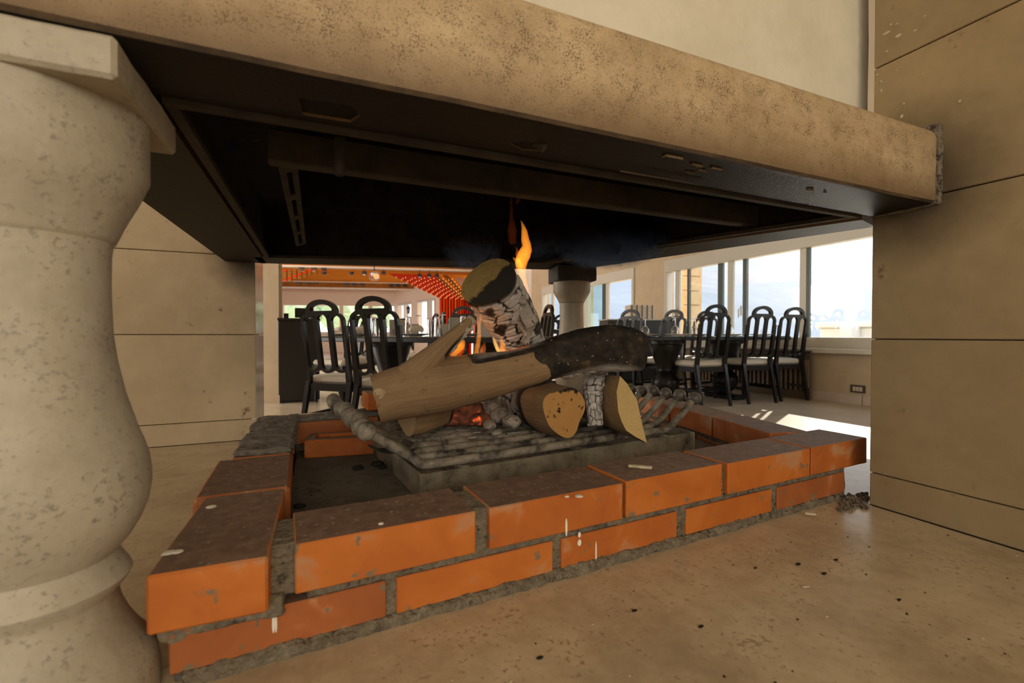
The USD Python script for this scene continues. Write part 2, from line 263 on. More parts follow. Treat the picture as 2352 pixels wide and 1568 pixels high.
def sawn(name, c1, c2, burnt=(.018, .013, .008), k=55.0):
    mat(name, {'ri': ('attribute', {'attribute': 'ring'}), 'co': ('texture_coordinate', {}), 'n': ('noise_texture', {'scale': 16, 'detail': 4}), 'w': ('math', {'math_type': 'multiply_add', 'value2': 1.2}), 'k': ('math', {'math_type': 'multiply', 'value2': k}), 's': ('math', {'math_type': 'sine'}),
                 'm': ('map_range', {'from_min': -1, 'from_max': 1}), 'n2': ('noise_texture', {'scale': 90, 'detail': 4}), 'mx': ('mix_float', {'fac': .6}), 'r': ('rgb_ramp', {'ramp': [(.2, c1), (.8, c2)]}), 'ch': ('attribute', {'attribute': 'char'}), 'cn': ('noise_texture', {'scale': 45, 'detail': 5}), 'ca': ('math', {'math_type': 'multiply_add', 'value2': 1.5, 'value3': -.75}),
                 'cb': ('math', {'math_type': 'add'}), 'cr': ('map_range', {'from_min': .35, 'from_max': .6, 'clamp': True}), 'cm': ('mix_color', {'b': burnt}), 'bp': ('bump', {'strength': .1, 'distance': .002}), 'p': ('principled_bsdf', {'roughness': .75, 'specular_ior_level': .25})},
    [('co.object', 'n.vector'), ('n.fac', 'w.value1'), ('ri.fac', 'w.value3'), ('w.value', 'k.value1'), ('k.value', 's.value1'), ('s.value', 'm.value'), ('m.result', 'mx.a'), ('co.object', 'n2.vector'), ('n2.fac', 'mx.b'), ('mx.result', 'r.fac'), ('co.object', 'cn.vector'), ('cn.fac', 'ca.value1'), ('ca.value', 'cb.value1'), ('ch.fac', 'cb.value2'),
     ('cb.value', 'cr.value'), ('cr.result', 'cm.fac'), ('r.color', 'cm.a'), ('cm.result', 'p.base_color'), ('m.result', 'bp.height'), ('bp.normal', 'p.normal')])
sawn('sawn_end', (.24, .155, .075), (.33, .22, .11))
sawn('sawn_top', (.17, .105, .03), (.27, .18, .06), k=70)
sawn('sawn_orange', (.42, .205, .055), (.46, .24, .075))
sawn('sawn_pale', (.44, .285, .105), (.51, .35, .14))
log_mat('pale_split', (.22, .14, .06), (.36, .24, .11))
mat('ember', {'co': ('texture_coordinate', {}), 'n': ('noise_texture', {'scale': 38, 'detail': 4}), 'r': ('rgb_ramp', {'ramp': [(.64, (0, 0, 0)), (.74, (1.0, .10, .01)), (.8, (1.0, .32, .03))]}), 'c': ('rgb_ramp', {'ramp': [(.3, (.05, .02, .012)), (.7, (.36, .10, .045))]}), 'p': ('principled_bsdf', {'roughness': .9, 'emission_strength': 1.0})},
    [('co.object', 'n.vector'), ('n.fac', 'r.fac'), ('n.fac', 'c.fac'), ('c.color', 'p.base_color'), ('r.color', 'p.emission_color')])
stone('ember_ash', (.05, .035, .025), (.34, .29, .23), scale=40, rough=.95, bump=.7, bscale=120)
for nm, c, s in (('flame_core', (1.0, .30, .025), 95.0), ('flame_soft', (1.0, .19, .015), 45.0), ('flame_hot', (1.0, .48, .08), 190.0), ('flame_faint', (1.0, .16, .02), 3.0)):
    mat(nm, {'v': ('principled_volume', {'density': 0.0, 'emission_strength': s, 'emission_color': c})}, [], surface=None, volume='v.volume')
def smoke_mat(name, c, r, dens):
    mat(name, {'co': ('texture_coordinate', {}), 'n': ('noise_texture', {'scale': 15, 'detail': 6, 'roughness': .62, 'distortion': 2.2}), 'm': ('map_range', {'from_min': .46, 'from_max': .70, 'clamp': True}), 'dv': ('vector_math', {'math_type': 'subtract', 'vector2': c}), 'ds': ('vector_math', {'math_type': 'divide', 'vector2': r}), 'dl': ('vector_math', {'math_type': 'length'}),
               'dr': ('map_range', {'from_min': .95, 'from_max': .1, 'to_min': 0, 'to_max': 1, 'clamp': True}), 'mu': ('math', {'math_type': 'multiply'}), 'mk': ('math', {'math_type': 'multiply', 'value2': dens}), 'v': ('principled_volume', {'color': (.58, .69, .88), 'anisotropy': .2})},
        [('co.object', 'n.vector'), ('n.fac', 'm.value'), ('co.object', 'dv.vector1'), ('dv.vector', 'ds.vector1'), ('ds.vector', 'dl.vector1'), ('dl.value', 'dr.value'), ('m.result', 'mu.value1'), ('dr.result', 'mu.value2'), ('mu.value', 'mk.value1'), ('mk.value', 'v.density')], surface=None, volume='v.volume')
# dining room
plain('black_lacquer', (.007, .006, .006), .30, spec=.35)
plain('black_cabinet', (.016, .013, .011), .4)
plain('seat_cloth', (.62, .56, .47), .75)
plain('china', (.62, .59, .54), .2)
plain('napkin', (.66, .58, .49), .8)
plain('card', (.50, .46, .39), .6)
plain('card_dark', (.07, .06, .055), .6)
plain('window_paint', (.60, .56, .47), .4)
plain('window_dark', (.06, .08, .065), .4)
plain('dark_metal', (.03, .025, .025), .4)
plain('brass', (.6, .4, .16), .3, metal=1)
plain('mirror', (.8, .8, .8), .05, metal=1)
plain('lamp_glass', (.9, .86, .8), .1)
plain('red_cloth', (.72, .045, .008), .9, spec=.1)
plain('orange_cloth', (.95, .26, .015), .9, spec=.1)
plain('white_render', (.8, .79, .76), .8)
plain('radiator_wood', (.10, .07, .045), .5)
plain('radiator_slat', (.20, .15, .10), .5)
plain('socket_plate', (.06, .05, .04), .5)
plain('socket_face', (.55, .48, .38), .5)
stone('ceiling_orange', (.80, .27, .03), (.86, .32, .045), scale=2, rough=.9, spec=0)
stone('beam_wood', (.27, .095, .018), (.36, .14, .025), scale=4, rough=.8, spec=.1)
plain('cream_paint', (.78, .69, .57), .6)
stone('hill_haze', (.17, .20, .24), (.20, .23, .27), scale=.02, rough=.95)  # distance haze is painted into this bluish tone
stone('sea', (.25, .36, .5), (.28, .40, .55), scale=.01, rough=.5)
stone('outdoor_stone', (.5, .36, .2), (.62, .46, .27), scale=8, rough=.8)
plain('foliage', (.40, .46, .22), .8)
mat('pane_glass', {'t': ('transparent_bsdf', {'color': (.97, .985, .98)}), 'g': ('glossy_bsdf', {'color': (1, 1, 1), 'roughness': .02}), 'm': ('mix_closure', {'fac': .07})},
    [('t.BSDF', 'm.closure1'), ('g.BSDF', 'm.closure2')], surface='m.closure')
mat('pane_tinted', {'t': ('transparent_bsdf', {'color': (.80, .90, .88)}), 'g': ('glossy_bsdf', {'color': (1, 1, 1), 'roughness': .02}), 'm': ('mix_closure', {'fac': .07})},
    [('t.BSDF', 'm.closure1'), ('g.BSDF', 'm.closure2')], surface='m.closure')
mat('table_glass', {'p': ('principled_bsdf', {'base_color': (.75, .85, .8), 'roughness': .03, 'transmission_weight': 1.0, 'ior': 1.45})}, [])
mat('clear_glass', {'p': ('principled_bsdf', {'base_color': (1, 1, 1), 'roughness': .02, 'transmission_weight': 1.0, 'ior': 1.45})}, [])
emit('spot_glow', (1, .42, .16), 1.3)

# ================================================================== the setting
HZ = .335                      # the raised hearth above the dining floor
BT = HZ + .148                 # top of the brick kerb
LZ, MT = 1.044, 1.216          # underside and top of the stone lintel
struct = lambda n, m, mt, p=None, **k: tag(obj(n, m, mt, p, **k), kind=None if p else 'structure')
def room(name):
    return tag(UsdGeom.Xform.Define(stage, numbered('/World/' + name)), kind='structure')

# floors
fl = room('floor')
obj('screed', box(-6.2, 5.6, -4.2, 24, -.14, -.02), 'joint_grout', fl)
T = .6
for i in range(-1, 8):
    for j in range(4, 14):
        x0, y0 = i * T, .5 + j * T
        obj('tile', cbox(x0 + .0015, x0 + T - .0015, y0 + .0015, y0 + T - .0015, -.02, 0, .0015), 'dining_floor', fl)
tag(obj('tile_field', cat_([box(-6.2, -.6015, -4.2, 24, -.02, 0), box(-.6, 5.5, -4.2, 2.9, -.02, 0), box(-.6, 5.5, 8.9015, 24, -.02, 0), box(4.8015, 5.5, 2.9015, 8.9, -.02, 0)]), 'dining_floor', fl), kind='stuff')
he = thing('hearth', 'raised polished brown stone hearth under the brick fire kerb', 'hearth')
hp = [(-2.6, -1.6), (1.72, -1.6), (1.72, 1.0), (1.62, 2.45), (1.2, 2.68), (-2.6, 2.68)]
foot = unary_union([sbox(1.255, -1.7, 1.75, .684), sbox(-2.7, 2.083, -.2205, 2.39)])
def flat(P, z0, z1): return cat_([trimesh.creation.extrude_polygon(g, z1 - z0, engine='earcut').apply_translation([0, 0, z0]) for g in getattr(P, 'geoms', [P])])
obj('slab', flat(Polygon(hp).difference(foot), HZ - .03, HZ), 'hearth_stone', he)
obj('base', flat(Polygon(hp).buffer(-.02).difference(foot.buffer(.001)), 0, HZ - .03), 'beige_wall', he)

# stone slab walls: courses of slabs over a backing
def slab_wall(name, courses, xs, plane, depth, mt, back):
    """plane 'x': face at x=plane value, slabs along y; plane 'y': along x"""
    w = room(name); ax, pos, sgn = plane
    obj('backing', back, 'joint_grout', w)
    k = 0
    for z0, z1 in zip(courses[:-1], courses[1:]):
        for a, b in zip(xs[:-1], xs[1:]):
            g = .0012; o = rng.uniform(0, .0012)
            s0, s1 = sorted((pos + sgn * o, pos + sgn * depth))
            args = (s0, s1, a + g, b - g, z0 + g, z1 - g) if ax == 'x' else (a + g, b - g, s0, s1, z0 + g, z1 - g)
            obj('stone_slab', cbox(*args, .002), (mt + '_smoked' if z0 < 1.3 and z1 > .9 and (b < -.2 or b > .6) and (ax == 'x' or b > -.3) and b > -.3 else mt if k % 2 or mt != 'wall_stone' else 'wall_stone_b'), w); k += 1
    return w
cz = [HZ, HZ + .081, .745, 1.065, 1.405, 1.74, 2.08, 2.42, 2.8]
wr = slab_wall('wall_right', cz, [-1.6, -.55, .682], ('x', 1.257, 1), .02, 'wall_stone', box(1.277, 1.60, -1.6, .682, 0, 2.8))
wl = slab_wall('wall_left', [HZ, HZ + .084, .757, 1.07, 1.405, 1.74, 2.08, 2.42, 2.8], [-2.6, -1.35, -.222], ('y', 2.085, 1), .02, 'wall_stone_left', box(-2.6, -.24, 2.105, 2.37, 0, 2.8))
for z0, z1 in ((HZ, .757), (.757, 1.405), (1.405, 2.1), (2.1, 2.8)):
    obj('reveal_slab', cbox(-.24, -.2225, 2.087, 2.385, z0 + .001, z1 - .001, .002), 'marble_reveal', wl)

# the other walls of the room
struct('wall_rear', cat_([box(-6.2, 5.6, -4.4, -4.2, 0, .8), box(-6.2, 5.6, -4.4, -4.2, 2.6, 2.8), box(-6.2, -4.2, -4.4, -4.2, .8, 2.6), box(.9, 5.6, -4.4, -4.2, .8, 2.6)]), 'cream_wall')
struct('wall_far_left', cat_([box(-6.4, -6.2, -4.4, 24, 0, .9), box(-6.4, -6.2, -4.4, 24, 2.6, 2.9), box(-6.4, -6.2, -4.4, -3.2, .9, 2.6), box(-6.4, -6.2, 1.2, 5, .9, 2.6), box(-6.4, -6.2, 12, 24, .9, 2.6)]), 'cream_wall')  # openings are added for the unseen left and hall fills
ce = prism([(-6.4, -4.4), (5.6, -4.4), (5.6, 10.8), (-6.4, 10.8)], 2.8, 2.95)
struct('ceiling', ce, 'cream_paint')

# window wall on the right, x = 5.4
WX = 5.4
yof = lambda px: float(at(px, 770, x=WX)[1])
zof = lambda px, py: float(at(px, py, x=WX)[2])
W1a, W1b, W2a, W2b, W3a, W3b = .6, yof(1527), yof(1458), yof(1345), yof(1290), yof(1246)
SILL, HEAD = .60, 2.0
cols = [(-4.4, W1a), (W1b, W2a), (W2b, W3a), (W3b, 11.4)]
struct('wall_window_side', cat_([box(WX, WX + .2, -4.4, 11.4, 0, SILL), box(WX, WX + .2, -4.4, 11.4, HEAD, 2.8)] + [box(WX, WX + .2, a, b, SILL, HEAD) for a, b in cols]), 'beige_wall')
struct('baseboard_right', cat_([cbox(WX - .018, WX, y, y + .59, 0, .11, .003) for y in np.arange(.6, 10.6, .6)]), 'marble_reveal')
def window(ya, yb, posts, panes, tint=False):
    w = tag(UsdGeom.Xform.Define(stage, numbered('/World/window_1') if '/World/window_1' not in used else '/World/window_%d' % (2 if '/World/window_2' not in used else 3)), kind='structure')
    used[str(w.GetPath())] = 0
    x0, x1 = WX - .03, WX + .09
    fr = cat_([cbox(x0, x1, ya, yb, SILL, SILL + .13, .006), cbox(x0, x1, ya, yb, 1.80, HEAD, .006), cbox(x0, x1, ya, ya + .07, SILL + .13, 1.80, .006), cbox(x0, x1, yb - .07, yb, SILL + .13, 1.80, .006)])
    obj('window_frame', fr, 'window_paint', w); obj('window_sill', cbox(WX - .12, WX + .02, ya - .03, yb + .03, SILL - .05, SILL + .004, .006), 'window_paint', w)
    for (a, b, mt, dx) in posts:
        a, b = sorted((a, b)); obj('sash_post', cbox(WX + .0 + dx, WX + .045 + dx, a, b, SILL + .13, 1.80, .004), mt, w)
    for a, b in ((min(p), max(p)) for p in panes):
        obj('pane', box(WX + .03, WX + .036, a, b, SILL + .13, 1.80), 'pane_tinted' if tint else 'pane_glass', w)
    return w
Y = yof
w1 = window(W1a, W1b, [(Y(1550), Y(1559), 'window_paint', 0), (Y(1574), Y(1579), 'window_dark', .03), (Y(1644), Y(1655), 'window_dark', .03), (Y(1670), Y(1682), 'window_paint', 0), (Y(1701), Y(1710), 'window_dark', .03), (Y(1835), Y(1850), 'window_paint', 0), (Y(1850), Y(1856), 'window_dark', .01)],
            [(Y(1579), Y(1644)), (Y(1682), Y(1701)), (Y(1710), Y(1835)), (Y(1856), W1a + .1)])
for px in (1551, 1702):
    yy = Y(px); obj('handle', cat_([cbox(WX - .012, WX + .002, yy - .012, yy + .012, 1.02, 1.16, .003), sweep([V(WX - .01, yy, 1.12), V(WX - .05, yy, 1.11), V(WX - .05, yy, 1.0)], .009, 8)]), 'window_paint', w1)
w2 = window(W2a, W2b, [(Y(1380), Y(1388), 'window_dark', .03), (Y(1391), Y(1397), 'window_paint', 0)], [(Y(1380), W2b - .08)], tint=True)
w3 = window(W3a, W3b, [(Y(1266), Y(1271), 'window_paint', 0)], [(Y(1266), W3b - .08)])

# the far hall beyond, turned a little against the fireplace
E1 = V(.973, -.230, 0); E2 = V(.230, .973, 0)
def along(p, a0, a1, d, z0, z1, ch=.004):
    """a bar along the hall's cross direction through p, from a0 to a1, d deep, between heights"""
    m = box(a0, a1, 0, d, z0, z1); ang = math.atan2(E1[1], E1[0]); return xf(m, (p[0], p[1], 0), rz=ang)
B1, B2, FW = at(860, 770, d=12.6), at(860, 770, d=18.2), at(860, 770, d=20.6)
struct('ceiling_hall', along(at(860, 770, d=9.5), -9, 3.6, 14, 2.86, 2.95), 'ceiling_orange')
hb = []
for p, lab in ((B1, 'nearer brown wooden ceiling beam with cream underside in the far hall'), (B2, 'farther brown wooden ceiling beam with cream underside in the far hall')):
    t = thing('ceiling_beam', lab, 'beam')
    obj('wooden_face', along(p, -8.5, 4.2, .16, 2.63, 2.86), 'beam_wood', t); obj('underside', along(p + E2 * -.02, -8.5, 4.2, .24, 2.585, 2.63), 'cream_paint', t)
    obj('moulding', along(p + E2 * -.05, -8.5, 4.2, .05, 2.82, 2.86), 'cream_paint', t); hb.append(t)
HC = at(905, 770, d=20.6); HR = at(1008, 770, d=16.4)
wf = struct('wall_far', cat_([along(FW, -9, 1.2, .2, 0, .9), along(FW, -9, 1.2, .2, 2.07, 2.9)] + [along(FW, a, a + .16, .2, .9, 2.07) for a in np.arange(-9, 1.2, 1.25)]), 'cream_paint')
def wall_between(a, b, parts):
    L = np.linalg.norm((b - a)[:2]); ang = math.atan2(b[1] - a[1], b[0] - a[0])
    return cat_([xf(box(u0 * L, u1 * L, -.2, 0, z0, z1), (a[0], a[1], 0), rz=ang) for u0, u1, z0, z1 in parts])
struct('wall_hall_right', wall_between(HR, HC, [(0, 1, 0, .6), (0, 1, 2.14, 2.9), (0, .06, .6, 2.14), (.42, .56, .6, 2.14), (.9, 1, .6, 2.14)]), 'cream_paint')
struct('trim_1', wall_between(HR - V(.02, .0, 0), HC - V(.02, 0, 0), [(.06, .42, 2.05, 2.14), (.2, .215, .6, 2.05), (.06, .08, .6, 2.05), (.56, .9, 2.05, 2.14), (.72, .735, .6, 2.05)]), 'window_paint')
P1, P2 = at(1086, 770, d=16.2), V(5.4, 11.2, 0)
struct('wall_hall_corner', wall_between(P2, P1, [(0, 1, 0, 2.9)]), 'cream_paint')
struct('wall_behind_curtain', wall_between(P1 + V(.1, .5, 0), HR + V(.2, .6, 0), [(0, 1, 0, 2.9)]), 'cream_paint')
pz = room('trim_2')   # the beige pillar with its cream edge seen past the left wall
pl = at(606, 770, d=5.05); pr_ = at(641, 770, d=5.05)
obj('pillar', hull([(p[0], p[1], z) for p in (at(585, 770, d=5.05), pr_, at(641, 770, d=5.6), at(585, 770, d=5.6)) for z in (0, 2.8)]), 'beige_wall', pz)
obj('edge_strip', hull([(p[0], p[1], z) for p in (at(640, 770, d=5.1), at(649, 770, d=5.1), at(649, 770, d=5.3), at(640, 770, d=5.3)) for z in (.0, 2.8)]), 'cream_paint', pz)
obj('skirting', hull([(p[0], p[1], z) for p in (at(585, 770, d=5.02), at(641.5, 770, d=5.02), at(641.5, 770, d=5.6), at(585, 770, d=5.6)) for z in (0, .09)]), 'beige_wall', pz)

# outdoors: hill, sea, terrace
def hill():
    n = 60; v, f = [], []
    for i in range(n):
        for j in range(n):
            px = 1100 + i * 26; d = 900 + j * 60
            p = at(px, 770, d=d); h = np.interp(px, [1100, 1500, 1720, 1840, 2005, 2200, 2650], [215, 210, 178, 150, 104, 70, 55]) / FPX * 2700
            prof = max(0, 1 - abs(d - 2700) / 1800)
            z = -60 + (h + 60) * prof + 16 * (meshkit.fbm(V(p[0] / 160, p[1] / 160, 0), 4, 3) - .5) * min(1, 3 * prof)
            v.append((p[0], p[1], z))
    for i in range(n - 1):
        for j in range(n - 1):
            a = i * n + j; f += [(a, a + n, a + n + 1), (a, a + n + 1, a + 1)]
    return trimesh.Trimesh(v, f, process=False)
tag(obj('hill', hill(), 'hill_haze', smooth=True), 'pale hillside slope with painted-in haze across the water outside the windows', 'hill')
tag(obj('sea', box(20, 6000, -3000, 4000, -62, -60), 'sea'), 'pale blue water below the pale hillside', 'water')
struct('terrace', box(WX + .2, 20, -6, 16, -.2, -.02), 'outdoor_stone')
ta = thing('parapet', 'white sunlit terrace parapet outside the right-hand window', 'wall')
pa = lambda px, py, x: at(px, py, x=x)
obj('wall', cbox(9.0, 9.3, .2, pa(1882, 770, 9.0)[1], -.02, pa(1950, 752, 9.0)[2], .02), 'white_render', ta)
obj('coping', cbox(8.94, 9.36, .2, pa(1880, 770, 9.0)[1] + .04, pa(1950, 752, 9.0)[2], pa(1950, 738, 9.0)[2], .02), 'white_render', ta)
obj('post', cbox(8.7, 9.0, pa(1962, 770, 8.8)[1], pa(1935, 770, 8.8)[1], -.02, pa(1950, 745, 9.0)[2], .03), 'white_render', ta)
pr = thing('outdoor_pier', 'orange stone block pier outside the left end of the wide window', 'pier')
yb0, yb1 = sorted((float(at(1563, 770, x=6.1)[1]), float(at(1574, 770, x=6.1)[1])))
for k in range(9): obj('stone_block', cbox(6.1, 6.5, yb0, yb1, k * .26 + .004, k * .26 + .256, .012), 'outdoor_stone', pr)
tr = [(-3, 24.5), (0, 25), (3, 24)]

# ================================================================== fireplace
# --- stone lintels
mn = thing('mantel', 'thick speckled beige stone mantel over the fire opening, sooty underneath', 'mantel')
def mantel_front():
    arc = lambda cy, cz, r, a0, a1, n=8: [(cy + r * math.cos(t), cz + r * math.sin(t)) for t in np.linspace(a0, a1, n)]
    pr_ = arc(.553 + .012, LZ + .012, .012, 1.5 * math.pi, math.pi, 4) + arc(.553 + .035, MT - .035, .035, math.pi, .5 * math.pi, 8) + [(.72, MT), (.72, LZ + .16), (.675, LZ + .16), (.675, LZ)]
    xs = np.linspace(-.37, 1.252, 120); n = len(pr_); v = np.array([(x, y, z) for x in xs for y, z in pr_])
    f = []
    for i in range(len(xs) - 1):
        for j in range(n):
            a, b = i * n + j, i * n + (j + 1) % n; f += [(a, b, b + n), (a, b + n, a + n)]
    cap = trimesh.creation.triangulate_polygon(Polygon(pr_), engine='earcut')
    f = np.array(f); c = cKDTree(np.array(pr_)).query(np.array(cap[0])[:, :2])[1][np.array(cap[1])]
    f = np.vstack([f, c, c[:, ::-1] + (len(xs) - 1) * n]); m = trimesh.Trimesh(v, f, process=False); m.fix_normals()
    m.vertices[:, 2] += np.where(m.vertices[:, 2] < MT - .02, .004 * (meshkit.fbm(m.vertices * V(6, 3, 3), 3, 5) - .5), 0); return m
fbm_ = mantel_front()
h1, h2 = at(752, 252, z=LZ), at(1212, 335, z=LZ)
cut = [hull([(h1[0] + x, h1[1] + y, LZ + z) for x, y in ((-.034, -.018), (.026, -.024), (.040, .0), (.030, .024), (-.030, .026)) for z in (-.02, .045)]), hull([(h2[0] + x, h2[1] + y, LZ + z) for x, y in ((-.03, .004), (-.01, -.012), (.022, -.012), (.036, .012), (0, .02)) for z in (-.02, .03)])]
try: fbm_ = trimesh.boolean.difference([fbm_] + cut, engine='manifold')
except Exception as e: print('socket cut failed', e)
obj('front_beam', fbm_, 'mantel_stone', mn, smooth=28)
for c_ in cut: c_.apply_translation([0, 0, .0])
for c_ in cut: obj('socket_lining', xf(c_, s=.985, loc=c_.bounds.mean(0) * .015 + V(0, 0, .0225)), 'soot', mn)
obj('left_beam', prism([(-.352, .66), (-.182, .74), (-.182, 2.082), (-.325, 2.082)], LZ, MT), 'mantel_stone', mn)
obj('back_beam', prism([(-.20, 2.084), (-.21, 1.93), (.86, 1.655), (1.06, 1.73), (.93, 1.79)], LZ, MT), 'mantel_stone', mn)
obj('right_beam', prism([(1.372, .735), (1.26, .705), (.86, 1.655), (1.06, 1.74)], LZ, MT), 'mantel_stone', mn)
# chipped mortar where the mantel meets the pier
obj('joint_mortar', rough(cbox(1.249, 1.262, .545, .68, LZ - .004, MT + .004, .004), .004, 40, 3, .012), 'mortar', mn)

# --- hood
hd = thing('chimney_hood', 'cream plastered chimney hood rising above the mantel', 'hood')
op = [(-.20, .7205), (1.305, .7205), (1.08, 1.66), (-.20, 2.02)]     # outer plan
def wall_ring(outer, t, z0, z1):
    P = Polygon(outer); return trimesh.creation.extrude_polygon(P.difference(P.buffer(-t)), z1 - z0, engine='earcut').apply_translation([0, 0, z0])
hp_ = wall_ring(op, .05, MT, 2.8)
obj('plaster', rough(hp_, .003, 9, 4, .09), 'plaster', hd)
inn = [(-.17, .678), (1.20, .678), (.83, 1.60), (-.17, 1.90)]
def liner():
    lo = [np.array(p) for p in inn]; c = np.mean(lo, 0); v, f = [], []
    rings = [(1.0, LZ + .002), (1.0, LZ + .155), (.85, LZ + .168), (.70, LZ + .75), (.68, LZ + 1.6)]
    for s, z in rings: v += [(*(c + (p - c) * s), z) for p in lo]
    for k in range(len(rings) - 1):
        for i in range(4): a, b = k * 4 + i, k * 4 + (i + 1) % 4; f += [(a, b, b + 4), (a, b + 4, a + 4)]
    f += [(16, 17, 18), (16, 18, 19)]; return trimesh.Trimesh(v, f, process=False)  # added lid shuts the flue top to keep light out
obj('flue_lining', liner(), 'soot', hd)
# angle iron lip round the inside of the lintels
def lip(pts, w, h, z):
    P = Polygon(pts); return trimesh.creation.extrude_polygon(P.difference(P.buffer(-w)), h, engine='earcut').apply_translation([0, 0, z])
obj('iron_lip', lip(inn, .014, .010, LZ - .006), 'soot_iron', hd)
fr = thing('damper_frame', 'sooty flat-bar iron frame inside the hood', 'frame')
z_ = LZ + .022
obj('front_bar', cbox(-.075, 1.13, .885, .915, z_ - .012, z_ + .045, .003), 'soot_iron', fr)
sl = extr(Polygon([(.915, 0), (1.70, 0), (1.70, .032), (.915, .032)], [[(a, .011), (a + .15, .011), (a + .15, .021), (a, .021)] for a in (.95, 1.14, 1.33, 1.52)]), .006)
sl.vertices = sl.vertices[:, [1, 0, 2]] * V(1, 1, 1); sl.fix_normals()
obj('slotted_bar', xf(xf(sl, (0, 0, 0), ry=1.2), (-.06, 0, z_ - .01)), 'soot_iron', fr)
tag(obj('hook_bolt', cat_([sweep([at(781, 318, y=.79), at(780, 360, y=.79), at(780, 402, y=.79)], .008, 10)]), 'soot_iron', fr), 'short iron bolt hanging below the front bar')
p = at(1244, 337, z=LZ); obj('bar_stub', sweep([V(p[0] - .02, p[1] + .01, LZ + .022), V(p[0] + .004, p[1] - .004, LZ - .002)], .009, 12), 'soot_iron', mn)
# paint flake strip and bits of pale plaster left on the underside
a_, b_ = at(1425, 392, z=LZ - .007), at(1620, 424, z=LZ - .007)
obj('pale_strip', hull([(a_[0], a_[1], LZ - .0085), (a_[0], a_[1] + .004, LZ - .0085), (b_[0], b_[1], LZ - .0085), (b_[0], b_[1] + .006, LZ - .0085), (a_[0], a_[1], LZ - .006), (b_[0], b_[1] + .006, LZ - .006)]), 'mantel_stone', hd)
for px, py, w in ((1645, 388, .012), (1612, 392, .008), (1585, 397, .01), (1600, 380, .012), (1860, 434, .008), (1895, 440, .004), (1545, 362, .018)):
    p = at(px, py, z=LZ - .001); obj('plaster_flake', rough(cbox(p[0] - w, p[0] + w, p[1] - w * .3, p[1] + w * .3, LZ - .004, LZ + .001, .0008), .0012, 90, 3, .006), 'paint_drip' if 0 else 'mantel_stone', mn)

# --- columns
def rad_from_px(pts, ax, ay):
    """radius and height of a column of known axis from the pixels of its right outline"""
    out = []
    for px, py in pts:
        r = ray(px, py); k = np.hypot(r[0], r[1]); t = (ax * r[0] + ay * r[1]) / k ** 2
        p = CAM + r * t; out.append((float(np.hypot(p[0] - ax, p[1] - ay)), float(p[2])))
    return out
NCX, NCY = -.277, .655
prof_px = [(345, 322), (346, 425), (322, 470), (300, 505), (285, 530), (272, 556), (268, 562), (262, 566), (258, 590), (257, 650), (258, 700), (262, 770), (272, 830), (290, 900), (305, 940), (320, 980), (334, 1010), (345, 1040), (350, 1075), (350, 1100), (344, 1135), (328, 1175), (305, 1212), (284, 1236), (274, 1248), (276, 1254), (300, 1282), (306, 1292), (298, 1305), (280, 1328), (274, 1342), (282, 1368), (300, 1400), (325, 1430), (348, 1450), (362, 1466), (366, 1485)]
cprof = rad_from_px(prof_px, NCX, NCY)
zb = cprof[-1][1]
cprof = [(0, cprof[0][1] + .012), (cprof[0][0], cprof[0][1] + .012)] + cprof + [(cprof[-1][0] + .002, HZ + .02), (cprof[-1][0] + .002, HZ), (0, HZ)]
def column(name, label, x, y, rz, prof, mt, cap, n=72, cm=None):
    t = thing(name, label, 'column', (x, y, 0), rz)
    m = lathe(prof, n); obj('shaft', m, mt, t, smooth=32)
    obj('capital_block', rough(cbox(-cap, cap, -cap, cap, prof[0][1] - .002, LZ - .003, .004), .0012, 60, 2, .02), cm or mt, t, smooth=30)
    return t
# the cap's ring just under the block is eight-sided in the photo: a wide drum that flares in
column('column', 'pale pitted limestone baluster column close by on the left', NCX, NCY, 0, [(r, z) for r, z in cprof], 'column_stone', .103)
fx, fy = at(1313, 640, d=1.93)[:2]
sc = .80
zt_ = cprof[2][1]
def far_z(z):
    if z > .80: return (LZ - .072) - (zt_ - z) * .62
    z8 = (LZ - .072) - (zt_ - .80) * .62
    return HZ + (z - HZ) * (z8 - HZ) / (.80 - HZ)
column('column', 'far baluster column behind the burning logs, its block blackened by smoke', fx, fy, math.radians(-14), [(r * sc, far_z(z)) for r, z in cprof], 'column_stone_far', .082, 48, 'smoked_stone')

# ------------------------------------------------------------------ brick kerb
kb = thing('brick_kerb', 'low kerb of orange bricks and grey mortar around the fire grate', 'brick kerb')
BM = ['brick_a', 'brick_b', 'brick_a', 'brick_c']
nb = [0]
def brick(p0, p1, wid, z0, z1, mt=None, parent=kb, bev=.0018, side=1, amp=.0006, name='brick'):
    """brick whose front edge runs from p0 to p1 (plan), wid deep to the left of that direction (side=1)"""
    p0, p1 = np.array(p0, float), np.array(p1, float); L = np.linalg.norm(p1 - p0); a = math.atan2(*(p1 - p0)[::-1])
    m = cbox(0, L, 0, wid * side, z0, z1, bev) if side > 0 else cbox(0, L, -wid, 0, z0, z1, bev)
    m = rough(m, amp, 30, nb[0], .03); nb[0] += 1
    return obj(name, xf(m, (p0[0], p0[1], 0), rz=a), mt or BM[nb[0] % 4], parent, smooth=40)
fy_ = lambda x: .646 + .0585 * (x + .177)          # front face of the upper course
P = lambda x, o=0: (x, fy_(x) + o)
TZ0, TZ1, BZ0, BZ1 = BT - .068, BT, HZ + .013, HZ + .066
fxs = [(-.027, .227), (.251, .519), (.527, .784), (.803, 1.093), (1.099, 1.345)]
for a, b in fxs: brick(P(a), P(b), .122, TZ0, TZ1 + rng.uniform(-.002, .002), BM[nb[0] % 3])
brick((-.178, .630), (-.056, .628), .272, TZ0 - .001, TZ1, 'brick_a', bev=.003)                # corner header
bp_ = ((.0585, -1, 0), (-.177, .654, 0))
